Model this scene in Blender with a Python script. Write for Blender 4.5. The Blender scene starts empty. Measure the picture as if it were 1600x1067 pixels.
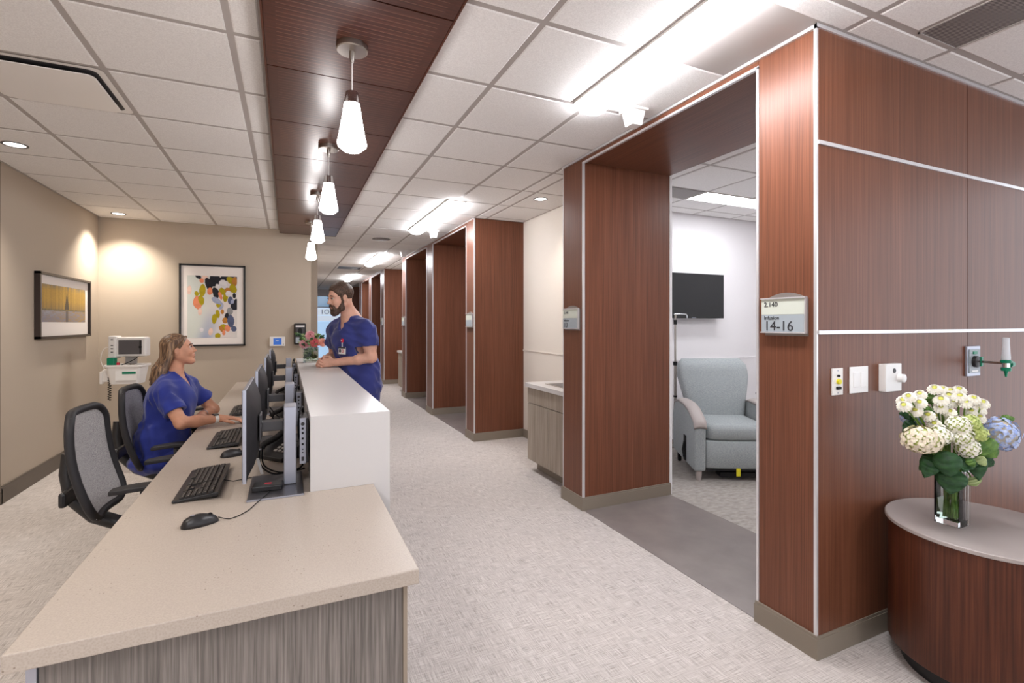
import bpy, bmesh, math, random
import numpy as np
from mathutils import Vector, Matrix
random.seed(7)
SC = bpy.context.scene
COL = SC.collection
PI = math.pi

# ------------------------------------------------------------------ camera
YAW = .4269
cam = bpy.data.objects.new('camera', bpy.data.cameras.new('camera'))
COL.objects.link(cam)
cam.location = (0, 0, 1.435)
cam.rotation_euler = (PI/2, 0, -YAW)
cam.data.sensor_width = 36
cam.data.lens = 36*770.9/1600
cam.data.shift_y = -28.8/1600
cam.data.clip_start = .02
SC.camera = cam
# ------------------------------------------------------------------ world, exposure
wd = bpy.data.worlds.new('world'); SC.world = wd; wd.use_nodes = True
wd.node_tree.nodes['Background'].inputs[0].default_value = (.94, .98, 1.06, 1)
wd.node_tree.nodes['Background'].inputs[1].default_value = .85
SC.view_settings.view_transform = 'Standard'
SC.view_settings.look = 'None'
SC.view_settings.gamma = 1
SC.view_settings.use_curve_mapping = False
SC.view_settings.exposure = 1.12
SC.cycles.use_denoising = True
SC.cycles.max_bounces = 10
SC.cycles.diffuse_bounces = 5
SC.cycles.glossy_bounces = 4
SC.cycles.transmission_bounces = 8
SC.cycles.sample_clamp_indirect = 6
SC.cycles.caustics_reflective = False
SC.cycles.caustics_refractive = False
LIN = 20.0      # radiance of the linear ceiling lights
ROOM = 9.0     # radiance of the troffers
PEND = 10.0      # radiance of the pendant glass
SPOT = 62.0     # recessed downlights, watts

# ------------------------------------------------------------------ materials
def lin(c):
    return tuple((x/12.92 if x <= .04045 else ((x+.055)/1.055)**2.4) for x in c)
def rgb(r, g, b): return lin((r/255, g/255, b/255))
MAT = {}
def mat(name, col, rough=.5, metal=0, spec=.5, emit=None, es=0, trans=0, ior=1.45, alpha=1, sheen=0, sss=0, coat=0):
    m = bpy.data.materials.new(name); m.use_nodes = True
    b = m.node_tree.nodes['Principled BSDF']
    b.inputs['Base Color'].default_value = (*col, 1)
    b.inputs['Roughness'].default_value = rough
    b.inputs['Metallic'].default_value = metal
    b.inputs['Specular IOR Level'].default_value = spec
    b.inputs['IOR'].default_value = ior
    b.inputs['Transmission Weight'].default_value = trans
    b.inputs['Alpha'].default_value = alpha
    b.inputs['Sheen Weight'].default_value = sheen
    b.inputs['Coat Weight'].default_value = coat
    if sss:
        b.inputs['Subsurface Weight'].default_value = sss
        b.inputs['Subsurface Radius'].default_value = (.01, .004, .002)
    if emit:
        b.inputs['Emission Color'].default_value = (*emit, 1)
        b.inputs['Emission Strength'].default_value = es
    MAT[name] = m
    return m
class NT:
    def __init__(s, m): s.t = m.node_tree; s.b = s.t.nodes['Principled BSDF']
    def n(s, typ, **kw):
        o = s.t.nodes.new(typ)
        for k, v in kw.items():
            if k.startswith('i_'): o.inputs[int(k[2:]) if k[2:].isdigit() else k[2:].replace('_', ' ')].default_value = v
            else: setattr(o, k, v)
        return o
    def l(s, a, b): s.t.links.new(a, b)
    def coord(s, scale, kind='Object'):
        c = s.n('ShaderNodeTexCoord'); mp = s.n('ShaderNodeMapping'); mp.inputs['Scale'].default_value = scale
        s.l(c.outputs[kind], mp.inputs[0]); return mp.outputs[0]
    def noise(s, scale, detail=3, base=1, rough=.55, kind='Object'):
        o = s.n('ShaderNodeTexNoise'); o.inputs['Scale'].default_value = base; o.inputs['Detail'].default_value = detail
        o.inputs['Roughness'].default_value = rough
        s.l(s.coord(scale, kind), o.inputs['Vector']); return o.outputs['Fac']
    def ramp(s, fac, stops):
        r = s.n('ShaderNodeValToRGB'); e = r.color_ramp.elements
        while len(e) < len(stops): e.new(.5)
        for el, (p, c) in zip(e, stops): el.position = p; el.color = (*c, 1)
        s.l(fac, r.inputs[0]); return r.outputs[0]
    def mix(s, a, b, fac=.5, mode='MIX'):
        o = s.n('ShaderNodeMix'); o.data_type = 'RGBA'; o.blend_type = mode
        for inp, v in ((o.inputs[0], fac), (o.inputs[6], a), (o.inputs[7], b)):
            if hasattr(v, 'type') and hasattr(v, 'node'): s.l(v, inp)
            else: inp.default_value = v if not isinstance(v, tuple) or len(v) == 4 else (*v, 1)
        return o.outputs[2]
    def math(s, op, a, b=0.):
        o = s.n('ShaderNodeMath'); o.operation = op
        for inp, v in ((o.inputs[0], a), (o.inputs[1], b)):
            if hasattr(v, 'node'): s.l(v, inp)
            else: inp.default_value = v
        return o.outputs[0]
    def color(s, c): s.l(c, s.b.inputs['Base Color'])
    def bump(s, h, strength=.2, dist=.002):
        o = s.n('ShaderNodeBump'); o.inputs['Strength'].default_value = strength; o.inputs['Distance'].default_value = dist
        s.l(h, o.inputs['Height']); s.l(o.outputs[0], s.b.inputs['Normal'])

def wood(name, c1, c2, c3, scale, rough=.35, spec=.36, bump=.05, coat=0):
    m = mat(name, c2, rough, spec=spec, coat=coat); t = NT(m)
    f = t.noise(scale, 4, 1, .6)
    sc2 = tuple(x*.16 for x in scale)
    g = t.noise(sc2, 2, 1, .5)
    a = t.ramp(f, [(.3, c1), (.5, c2), (.72, c3)])
    b = t.ramp(g, [(.3, (.90, .89, .88)), (.7, (1.07, 1.06, 1.05))])
    t.color(t.mix(a, b, 1., 'MULTIPLY'))
    t.bump(f, bump, .001)
    return m
W1, W2, W3 = rgb(94, 56, 40), rgb(111, 68, 49), rgb(127, 81, 60)
wood('wood_x', W1, W2, W3, (150, 150, 1.6))             # vertical grain
wood('wood_flat', W1, W2, W3, (150, 1.6, 150))           # grain along the corridor (soffits)
wood('wood_dark', rgb(66, 35, 24), rgb(86, 46, 31), rgb(106, 60, 41), (110, 110, 2.0), rough=.36)
wood('grey_wood', rgb(88, 82, 78), rgb(120, 113, 108), rgb(150, 142, 136), (130, 130, 3.0), rough=.5, spec=.3)
wood('pale_wood', rgb(132, 120, 108), rgb(156, 144, 131), rgb(176, 164, 150), (130, 130, 3.0), rough=.5, spec=.3)
# acoustic strip over the counter: dark veneer with fine slots across it
m = wood('strip_wood', rgb(60, 31, 23), rgb(78, 42, 32), rgb(96, 54, 42), (3.0, 90, 90), rough=.3, spec=.55)
t = NT(m)
base_link = m.node_tree.nodes['Principled BSDF'].inputs['Base Color'].links[0].from_socket
sx = t.n('ShaderNodeSeparateXYZ'); t.l(t.coord((1, 1, 1)), sx.inputs[0])
fy = t.math('FRACT', t.math('MULTIPLY', sx.outputs[1], 34.))
ln = t.math('LESS_THAN', fy, .13)
inx = t.math('LESS_THAN', t.math('ABSOLUTE', sx.outputs[0]), .3)
iny = t.math('LESS_THAN', t.math('ABSOLUTE', sx.outputs[1]), .3)
msk = t.math('MULTIPLY', t.math('MULTIPLY', ln, inx), iny)
t.color(t.mix(base_link, (*rgb(128, 88, 72), 1), t.math('MULTIPLY', msk, .75)))
t.bump(t.math('SUBTRACT', 1., msk), .6, .003)
# woven sheet carpet
m = mat('carpet', rgb(196, 186, 178), .85, spec=.2); t = NT(m)
a = t.noise((11, 260, 1), 2); b = t.noise((260, 11, 1), 2)
k = t.ramp(t.noise((16, 16, 1), 2), [(.35, (.25, .25, .25)), (.65, (.75, .75, .75))])
st = t.mix(a, b, k)
c = t.ramp(st, [(.32, rgb(146, 138, 133)), (.5, rgb(188, 180, 175)), (.68, rgb(214, 207, 203))])
g = t.ramp(t.noise((1.1, 1.1, 1), 3), [(.3, (.94, .94, .94)), (.7, (1.04, 1.03, 1.02))])
t.color(t.mix(c, g, 1., 'MULTIPLY')); t.bump(st, .25, .002)
# thresholds
m = mat('sheet_floor', rgb(128, 119, 116), .32, spec=.45); t = NT(m)
t.color(t.ramp(t.noise((5, 5, 1), 4), [(.3, rgb(121, 112, 110)), (.7, rgb(136, 127, 123))]))
m = mat('room_floor', rgb(160, 154, 148), .5, spec=.35); t = NT(m)
t.color(t.ramp(t.noise((18, 30, 1), 4), [(.3, rgb(142, 135, 128)), (.7, rgb(176, 169, 162))]))
m = mat('ceiling_tile', rgb(216, 209, 203), .9, spec=.1); t = NT(m)
f = t.noise((170, 170, 170), 3); t.bump(f, .35, .002)
t.color(t.ramp(f, [(.3, rgb(228, 225, 223)), (.7, rgb(246, 244, 242))]))
mat('grid', rgb(178, 171, 167), .6, spec=.3)
m = mat('quartz', rgb(198, 185, 170), .38, spec=.5); t = NT(m)
v = t.n('ShaderNodeTexVoronoi'); v.inputs['Scale'].default_value = 65; t.l(t.coord((1, 1, 1)), v.inputs['Vector'])
dot = t.math('LESS_THAN', v.outputs['Distance'], .14)
gate = t.math('GREATER_THAN', t.noise((9, 9, 9), 2), .57)
v2 = t.n('ShaderNodeTexVoronoi'); v2.inputs['Scale'].default_value = 210; t.l(t.coord((1, 1, 1)), v2.inputs['Vector'])
fine = t.ramp(v2.outputs['Distance'], [(.0, rgb(166, 153, 141)), (.45, rgb(176, 163, 151)), (1, rgb(183, 171, 159))])
t.color(t.mix(fine, (*rgb(116, 98, 84), 1), t.math('MULTIPLY', t.math('MULTIPLY', dot, gate), .7)))
m = mat('solid_white', rgb(206, 202, 200), .3, spec=.5)
m = mat('wall_beige', rgb(188, 174, 157), .75, spec=.2); t = NT(m); t.bump(t.noise((120, 120, 120), 2), .12, .001)
m = mat('wall_trim_beige', rgb(150, 136, 121), .7, spec=.2)
m = mat('wall_cream', rgb(229, 220, 209), .7, spec=.2); t = NT(m); t.bump(t.noise((120, 120, 120), 2), .1, .001)
m = mat('wall_white', rgb(228, 225, 226), .7, spec=.2); t = NT(m); t.bump(t.noise((120, 120, 120), 2), .1, .001)
mat('base_taupe', rgb(134, 123, 110), .45, spec=.4)
mat('base_dark', rgb(104, 94, 84), .5, spec=.4)
mat('alu', rgb(226, 224, 226), .28, metal=.55, spec=.6)
mat('brushed', rgb(176, 168, 160), .32, metal=1)
mat('chrome', rgb(222, 222, 224), .12, metal=1)
mat('silver', rgb(176, 178, 190), .35, metal=.7)
mat('silver_dark', rgb(110, 108, 112), .35, metal=.8)
mat('white_plastic', rgb(236, 232, 228), .4)
mat('white_gloss', rgb(242, 240, 238), .25)
mat('grey_plastic', rgb(165, 160, 156), .45)
mat('black_plastic', rgb(34, 32, 33), .4)
mat('soft_black', rgb(42, 40, 42), .55, spec=.35)
mat('key_black', rgb(52, 48, 46), .5)
mat('legend', rgb(150, 144, 138), .6)
mat('charcoal', rgb(66, 64, 66), .5)
mat('screen_black', rgb(30, 31, 32), .22, spec=.5)
mat('rubber', rgb(24, 23, 24), .6, spec=.3)
mat('seat_taupe', rgb(140, 124, 106), .85, sheen=.2)
mat('frame_black', rgb(30, 26, 25), .4)
mat('frame_brown', rgb(52, 42, 38), .35)
mat('mat_board', rgb(240, 232, 226), .8, spec=.1)
mat('glass_base', (1, 1, 1), .02, trans=1, ior=1.45)
mat('glass', (1, 1, 1)); mat('water', (1, 1, 1)); mat('clear_plastic', (1, 1, 1))
for nm, tc, fr in (('glass', (.97, .985, .98), 1.5), ('water', (.9, .96, .9), 1.2), ('clear_plastic', (.9, .92, .95), 1.6)):
    t = NT(MAT[nm]); t.t.nodes.remove(t.b); outn = t.t.nodes['Material Output']
    fz = t.n('ShaderNodeFresnel'); fz.inputs[0].default_value = fr; tr = t.n('ShaderNodeBsdfTransparent'); tr.inputs[0].default_value = (*tc, 1); gl = t.n('ShaderNodeBsdfGlossy'); gl.inputs['Roughness'].default_value = .03
    mx = t.n('ShaderNodeMixShader'); t.l(fz.outputs[0], mx.inputs[0]); t.l(tr.outputs[0], mx.inputs[1]); t.l(gl.outputs[0], mx.inputs[2]); t.l(mx.outputs[0], outn.inputs[0])
mat('red_plastic', rgb(206, 36, 66), .35)
mat('yellow', rgb(226, 214, 40), .5)
mat('green_plastic', rgb(0, 126, 92), .3)
mat('vital_screen', rgb(92, 88, 90), .3)
mat('blue_screen', rgb(30, 70, 140), .2, emit=rgb(40, 90, 170), es=.35)
mat('ink', rgb(48, 48, 52), .6)
mat('sign_pale', rgb(202, 206, 194), .5)
mat('sign_grey', rgb(160, 168, 174), .45)
mat('sign_back', rgb(150, 142, 138), .4, metal=.6)
m = mat('mesh_fabric', rgb(178, 174, 174), .8, spec=.2); t = NT(m)
f = t.noise((260, 260, 260), 2); t.color(t.ramp(f, [(.35, rgb(142, 138, 140)), (.65, rgb(196, 192, 190))])); t.bump(f, .3, .001)
m = mat('recliner', rgb(152, 157, 158), .6, spec=.35, sheen=.1); t = NT(m)
f = t.mix(t.noise((60, 60, 500), 2), t.noise((500, 500, 60), 2), .5)
t.color(t.ramp(f, [(.38, rgb(132, 138, 140)), (.62, rgb(166, 171, 171))])); t.bump(f, .15, .001)
mat('arm_taupe', rgb(168, 158, 154), .5)
m = mat('scrub', rgb(44, 56, 138), .72, spec=.25, sheen=.25); t = NT(m)
f = t.noise((400, 400, 400), 2); t.bump(f, .15, .0006)
t.color(t.ramp(t.noise((5, 5, 5), 2), [(.3, rgb(34, 44, 118)), (.7, rgb(46, 60, 148))]))
m = mat('scrub_man', rgb(52, 58, 120), .72, spec=.25, sheen=.25); t = NT(m)
t.bump(t.noise((400, 400, 400), 2), .15, .0006)
t.color(t.ramp(t.noise((5, 5, 5), 2), [(.3, rgb(44, 50, 108)), (.7, rgb(58, 66, 136))]))
for nm, c in (('skin_w', rgb(206, 150, 122)), ('skin_m', rgb(222, 172, 150))):
    m = mat(nm, c, .5, spec=.4, sss=.12); t = NT(m)
    t.color(t.ramp(t.noise((22, 22, 22), 3), [(.3, tuple(x*.9 for x in c)), (.7, tuple(min(1, x*1.06) for x in c))]))
m = mat('hair_w', rgb(104, 78, 60), .45, spec=.5); t = NT(m)
t.color(t.ramp(t.noise((95, 95, 7), 3), [(.34, rgb(62, 44, 35)), (.5, rgb(112, 84, 62)), (.68, rgb(176, 140, 104))]))
t.bump(t.noise((140, 140, 10), 2), .6, .003)
m = mat('hair_m', rgb(70, 52, 44), .55, spec=.4); t = NT(m)
f = t.noise((170, 170, 90), 3); t.color(t.ramp(f, [(.35, rgb(52, 38, 32)), (.65, rgb(104, 80, 66))])); t.bump(f, .7, .003)
mat('eye_white', rgb(196, 186, 180), .35)
mat('tube_frost', rgb(232, 236, 242), .15, alpha=.72)
mat('iris', rgb(54, 42, 36), .15)
mat('lip', rgb(178, 106, 98), .4)
mat('teeth', rgb(240, 236, 230), .3)
mat('shoe', rgb(60, 60, 66), .6)
for nm, a, b in (('leaf_dark', rgb(24, 56, 32), rgb(52, 92, 50)), ('leaf_mid', rgb(58, 96, 44), rgb(112, 146, 70)), ('leaf_pale', rgb(140, 160, 104), rgb(176, 190, 136)), ('stem_green', rgb(72, 110, 40), rgb(122, 150, 66))):
    m = mat(nm, a, .45, spec=.4); t = NT(m); t.color(t.ramp(t.noise((40, 40, 40), 3), [(.3, a), (.7, b)]))
for nm, a, b in (('petal_white', rgb(238, 232, 214), rgb(250, 248, 240)), ('petal_cream', rgb(222, 208, 184), rgb(244, 234, 214)), ('petal_blue', rgb(150, 172, 226), rgb(206, 216, 240)), ('petal_pink', rgb(226, 150, 160), rgb(246, 196, 198)), ('petal_coral', rgb(214, 96, 104), rgb(236, 140, 138)), ('petal_peach', rgb(238, 160, 140), rgb(248, 206, 188)), ('petal_green', rgb(178, 196, 110), rgb(214, 222, 150))):
    m = mat(nm, a, .6, spec=.25); t = NT(m); t.color(t.ramp(t.noise((60, 60, 60), 2), [(.35, a), (.65, b)]))
mat('flower_eye', rgb(206, 208, 96), .6)
mat('flower_core', rgb(150, 60, 70), .6)
mat('diffuser', (1, 1, 1), .5, emit=(.98, .99, 1.03), es=LIN)
mat('diffuser_room', (1, 1, 1), .5, emit=(.97, .99, 1.04), es=ROOM)
mat('opal', (1, 1, 1), .35, emit=(1, .96, .95), es=PEND)
mat('lamp_face', (1, 1, 1), .4, emit=(1, .93, .84), es=5)
mat('day_pane', rgb(170, 196, 222), .15, emit=rgb(168, 200, 232), es=.42)
mat('frosted', rgb(214, 224, 236), .4, emit=rgb(206, 218, 234), es=.36)
mat('day_pane_dark', rgb(110, 140, 170), .15, emit=rgb(120, 156, 190), es=.3)
m = mat('print', (1, 1, 1), .7, spec=.15); t = NT(m)
va = t.n('ShaderNodeVertexColor'); va.layer_name = 'print'; t.color(va.outputs[0])
m = mat('pc_vent', rgb(46, 45, 48), .5); t = NT(m)
ch = t.n('ShaderNodeTexChecker'); ch.inputs['Scale'].default_value = 300
ch.inputs[1].default_value = (*rgb(70, 69, 72), 1); ch.inputs[2].default_value = (*rgb(24, 23, 25), 1)
t.l(t.coord((1, 1, 1)), ch.inputs[0]); t.color(ch.outputs[0])
m = mat('grille', rgb(150, 142, 138), .5, metal=.3); t = NT(m)
wv = t.n('ShaderNodeTexWave'); wv.inputs['Scale'].default_value = 40; wv.bands_direction = 'DIAGONAL'
t.l(t.coord((1, 1, 1)), wv.inputs[0]); t.color(t.ramp(wv.outputs['Fac'], [(.4, rgb(70, 64, 62)), (.6, rgb(160, 152, 148))]))

# ------------------------------------------------------------------ mesh building
def rot2(x, y, a): return (x*math.cos(a)-y*math.sin(a), x*math.sin(a)+y*math.cos(a))
class MB:
    def __init__(s): s.v = []; s.f = []; s.m = []
    def add(s, vs, fs, mi=0):
        o = len(s.v); s.v += [tuple(v) for v in vs]; s.f += [tuple(i+o for i in f) for f in fs]; s.m += [mi]*len(fs); return s
    def box(s, x0, x1, y0, y1, z0, z1, mi=0):
        x0, x1 = min(x0, x1), max(x0, x1); y0, y1 = min(y0, y1), max(y0, y1); z0, z1 = min(z0, z1), max(z0, z1)
        return s.add([(x0,y0,z0),(x1,y0,z0),(x1,y1,z0),(x0,y1,z0),(x0,y0,z1),(x1,y0,z1),(x1,y1,z1),(x0,y1,z1)],
                     [(0,3,2,1),(4,5,6,7),(0,1,5,4),(1,2,6,5),(2,3,7,6),(3,0,4,7)], mi)
    def cbox(s, c, sx, sy, sz, R=None, mi=0):
        vs = []
        for dz in (-1, 1):
            for dx, dy in ((-1,-1),(1,-1),(1,1),(-1,1)):
                p = Vector((dx*sx/2, dy*sy/2, dz*sz/2))
                if R is not None: p = R @ p
                vs.append(tuple(p+Vector(c)))
        return s.add(vs, [(0,3,2,1),(4,5,6,7),(0,1,5,4),(1,2,6,5),(2,3,7,6),(3,0,4,7)], mi)
    def prism(s, pts, h, fn, mi=0):
        """polygon pts (2-D) swept from 0 to h; fn(u,v,w)->xyz"""
        n = len(pts); vs = [fn(u, v, 0) for u, v in pts]+[fn(u, v, h) for u, v in pts]
        fs = [tuple(range(n))[::-1], tuple(range(n, 2*n))]+[(i, (i+1) % n, (i+1) % n+n, i+n) for i in range(n)]
        return s.add(vs, fs, mi)
    def lathe(s, prof, c=(0,0,0), n=24, R=None, mi=0, cap=True):
        vs = []; fs = []
        for r, z in prof:
            for i in range(n):
                a = 2*PI*i/n; p = Vector((r*math.cos(a), r*math.sin(a), z))
                if R is not None: p = R @ p
                vs.append(tuple(p+Vector(c)))
        for j in range(len(prof)-1):
            for i in range(n): fs.append((j*n+i, j*n+(i+1) % n, (j+1)*n+(i+1) % n, (j+1)*n+i))
        if cap:
            fs.append(tuple(range(n))[::-1]); fs.append(tuple(range((len(prof)-1)*n, len(prof)*n)))
        return s.add(vs, fs, mi)
    def tube(s, pts, r, n=8, mi=0, cap=True):
        pts = [Vector(p) for p in pts]; rs = r if isinstance(r, (list, tuple)) else [r]*len(pts)
        vs = []; fs = []; up = None
        for i, p in enumerate(pts):
            d = (pts[min(i+1, len(pts)-1)]-pts[max(i-1, 0)]); d = d.normalized() if d.length > 1e-9 else Vector((0,0,1))
            if up is None: up = d.orthogonal().normalized()
            up = (up-d*up.dot(d)); up = up.normalized() if up.length > 1e-6 else d.orthogonal().normalized()
            w = d.cross(up)
            for k in range(n):
                a = 2*PI*k/n; vs.append(tuple(p+(up*math.cos(a)+w*math.sin(a))*rs[i]))
        for j in range(len(pts)-1):
            for k in range(n): fs.append((j*n+k, j*n+(k+1) % n, (j+1)*n+(k+1) % n, (j+1)*n+k))
        if cap: fs.append(tuple(range(n))[::-1]); fs.append(tuple(range((len(pts)-1)*n, len(pts)*n)))
        return s.add(vs, fs, mi)
    def grid(s, nu, nv, fn, mi=0, closed_u=False):
        vs = [fn(i/(nu-1 if not closed_u else nu), j/(nv-1)) for j in range(nv) for i in range(nu)]
        fs = []
        for j in range(nv-1):
            for i in range(nu if closed_u else nu-1): fs.append((j*nu+i, j*nu+(i+1) % nu, (j+1)*nu+(i+1) % nu, (j+1)*nu+i))
        return s.add(vs, fs, mi)
    def slab(s, nu, nv, fn, th, mi=0):
        """a curved sheet with thickness: fn(u,v)->point, th(u,v)->offset vector"""
        A = [Vector(fn(i/(nu-1), j/(nv-1))) for j in range(nv) for i in range(nu)]
        B = [a+Vector(th(i/(nu-1), j/(nv-1))) for a, (j, i) in zip(A, [(j, i) for j in range(nv) for i in range(nu)])]
        n = nu*nv; fs = []
        for j in range(nv-1):
            for i in range(nu-1):
                q = (j*nu+i, j*nu+i+1, (j+1)*nu+i+1, (j+1)*nu+i)
                fs.append(q[::-1]); fs.append(tuple(k+n for k in q))
        rim = [i for i in range(nu)]+[j*nu+nu-1 for j in range(1, nv)]+[(nv-1)*nu+i for i in range(nu-2, -1, -1)]+[j*nu for j in range(nv-2, 0, -1)]
        for a, b in zip(rim, rim[1:]+rim[:1]): fs.append((a, b, b+n, a+n))
        return s.add(A+B, fs, mi)
    def sphere(s, c, r, n=12, mi=0, R=None):
        rr = r if isinstance(r, (tuple, list)) else (r, r, r); vs = []; fs = []; h = n//2
        vs.append((0, 0, -1))
        for j in range(1, h):
            a = PI*j/h-PI/2
            for i in range(n): vs.append((math.cos(a)*math.cos(2*PI*i/n), math.cos(a)*math.sin(2*PI*i/n), math.sin(a)))
        vs.append((0, 0, 1))
        out = []
        for v in vs:
            p = Vector((v[0]*rr[0], v[1]*rr[1], v[2]*rr[2]))
            if R is not None: p = R @ p
            out.append(tuple(p+Vector(c)))
        for i in range(n): fs.append((0, 1+(i+1) % n, 1+i))
        for j in range(h-2):
            for i in range(n): fs.append((1+j*n+i, 1+j*n+(i+1) % n, 1+(j+1)*n+(i+1) % n, 1+(j+1)*n+i))
        L = len(vs)-1; b = 1+(h-2)*n
        for i in range(n): fs.append((b+i, b+(i+1) % n, L))
        return s.add(out, fs, mi)
    def mesh(s, name, mats, smooth=False):
        me = bpy.data.meshes.new(name); me.from_pydata(s.v, [], s.f)
        for m in (mats if isinstance(mats, (list, tuple)) else [mats]): me.materials.append(MAT[m])
        if isinstance(mats, (list, tuple)) and len(mats) > 1: me.polygons.foreach_set('material_index', s.m)
        me.update()
        bm = bmesh.new(); bm.from_mesh(me); bmesh.ops.recalc_face_normals(bm, faces=bm.faces); bm.to_mesh(me); bm.free()
        if smooth:
            me.polygons.foreach_set('use_smooth', [True]*len(me.polygons))
            if smooth != 'all': me.set_sharp_from_angle(angle=math.radians(40))
        return me
def put(name, me, parent=None, loc=(0, 0, 0), rot=None):
    o = bpy.data.objects.new(name, me); COL.objects.link(o); o.location = loc
    if rot: o.rotation_euler = rot
    if parent is not None: o.parent = parent
    return o
def bev(o, w, seg=2, ang=40):
    b = o.modifiers.new('bevel', 'BEVEL'); b.width = w; b.segments = seg; b.limit_method = 'ANGLE'; b.angle_limit = math.radians(ang)
    return o
def part(mb, name, mats, parent=None, smooth=False, bevel=0, org=None, label=None, stuff=False):
    """one mesh object; org = world origin of the thing when the shapes were given in world coordinates"""
    if org is not None:
        ox, oy, oz = org; mb.v = [(x-ox, y-oy, z-oz) for x, y, z in mb.v]
    o = put(name, mb.mesh(name, mats, smooth), parent)
    if bevel: bev(o, bevel)
    if label: o['label'] = label
    if stuff: o['kind'] = 'stuff'
    return o
def thing(name, label, cat, loc=(0, 0, 0), rz=0, group=None):
    o = bpy.data.objects.new(name, None); COL.objects.link(o); o.location = loc; o.rotation_euler = (0, 0, rz)
    o.empty_display_size = .05
    o['label'] = label; o['category'] = cat
    if group: o['group'] = group
    return o
def tag(o, label, cat, group=None):
    o['label'] = label; o['category'] = cat
    if group: o['group'] = group
    return o
def solo(mb, name, mats, label, cat, org, group=None, smooth=False, bevel=0):
    ox, oy, oz = org; mb.v = [(x-ox, y-oy, z-oz) for x, y, z in mb.v]
    o = put(name, mb.mesh(name, mats, smooth), None, org)
    if bevel: bev(o, bevel)
    return tag(o, label, cat, group)
def struct(mb, name, mats, smooth=False, bevel=0):
    o = put(name, mb.mesh(name, mats, smooth)); o['kind'] = 'structure'
    if bevel: bev(o, bevel)
    return o
def dup(root, loc, rz, label):
    r = root.copy(); COL.objects.link(r); r.location = loc; r.rotation_euler = (0, 0, rz); r['label'] = label
    for ch in list(root.children):
        c = ch.copy(); COL.objects.link(c); c.parent = r
        for g in list(ch.children):
            d = g.copy(); COL.objects.link(d); d.parent = c
    return r
def text_into(mb, body, size, M, mi=0, depth=.0006):
    cu = bpy.data.curves.new('t', 'FONT'); cu.body = body; cu.size = size; cu.extrude = depth; cu.resolution_u = 3
    o = bpy.data.objects.new('t', cu); COL.objects.link(o)
    dg = bpy.context.evaluated_depsgraph_get(); me = bpy.data.meshes.new_from_object(o.evaluated_get(dg))
    vs = [tuple(M @ v.co) for v in me.vertices]; fs = [tuple(p.vertices) for p in me.polygons]
    bpy.data.objects.remove(o); bpy.data.curves.remove(cu); bpy.data.meshes.remove(me)
    return mb.add(vs, fs, mi)
def frame_negx(p): # text plane facing -X
    return Matrix(((0, 0, -1, p[0]), (-1, 0, 0, p[1]), (0, 1, 0, p[2]), (0, 0, 0, 1)))
def frame_negy(p): # text plane facing -Y
    return Matrix(((1, 0, 0, p[0]), (0, 0, -1, p[1]), (0, 1, 0, p[2]), (0, 0, 0, 1)))
# ================================================================== THE SETTING
CZ = 2.712
BX = 2.06            # face of the wood bulkheads along the corridor
BWY = 7.45           # beige wall behind the station
# ---- floor
fl = struct(MB().box(-3.4, 5.9, -6.0, 24, -.1, 0), 'floor', 'carpet')
def thresh(y0, y1):
    part(MB().box(BX+.004, 2.905, y0, y1, 0, .0025), 'threshold_sheet', 'sheet_floor', fl)
for a, b in ((1.69, 3.2), (5.94, 7.5), (7.89, 9.42), (12.24, 13.71), (14.1, 15.6)): thresh(a, b)
part(MB().box(2.908, 5.6, 1.55, 4.4, 0, .002), 'room_sheet', 'room_floor', fl)
# ---- ceiling: a grid plane with dropped tiles
cl = struct(MB().box(-3.4, 5.9, -6.0, 24, CZ-.0015, CZ+.12), 'ceiling', 'grid')
tile_cache = {}
def tile(x0, x1, y0, y1):
    g = .0135
    w, d = round(x1-x0-2*g, 3), round(y1-y0-2*g, 3)
    if w < .03 or d < .03: return
    if (w, d) not in tile_cache:
        b = MB(); e = .007
        z0, z1, z2 = -.004, 0, .008
        P = [(-w/2+e,-d/2+e,z0),(w/2-e,-d/2+e,z0),(w/2-e,d/2-e,z0),(-w/2+e,d/2-e,z0),(-w/2,-d/2,z1),(w/2,-d/2,z1),(w/2,d/2,z1),(-w/2,d/2,z1),(-w/2,-d/2,z2),(w/2,-d/2,z2),(w/2,d/2,z2),(-w/2,d/2,z2)]
        b.add(P, [(0,3,2,1),(0,1,5,4),(1,2,6,5),(2,3,7,6),(3,0,4,7),(4,5,9,8),(5,6,10,9),(6,7,11,10),(7,4,8,11),(8,9,10,11)])
        tile_cache[(w, d)] = b.mesh('tile', 'ceiling_tile')
    put('tile', tile_cache[(w, d)], cl, ((x0+x1)/2, (y0+y1)/2, CZ-.001))
T = .6096
GLY, GRY = 2.486, 2.459
LX = [-3.28, -2.67, -2.06, -1.449, -.8396, -.230, -.097]
for i in range(len(LX)-1):
    for k in range(-9, 9):
        y0, y1 = GLY+k*T, min(GLY+(k+1)*T, BWY)
        if y0 >= BWY-.02: continue
        if i <= 1 and y0 > 5.2: continue
        if i == 3 and k == 1: continue                       # the plaque diffuser sits here
        tile(LX[i], LX[i+1], y0, y1)
LIGHTS = [(GRY-3*T+n*7*T, GRY+n*7*T) for n in range(4)]      # linear lights: three tiles long, one every seven
DRT = [(.61, .993), (.993, 1.6025), (1.6025, BX)]
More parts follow.
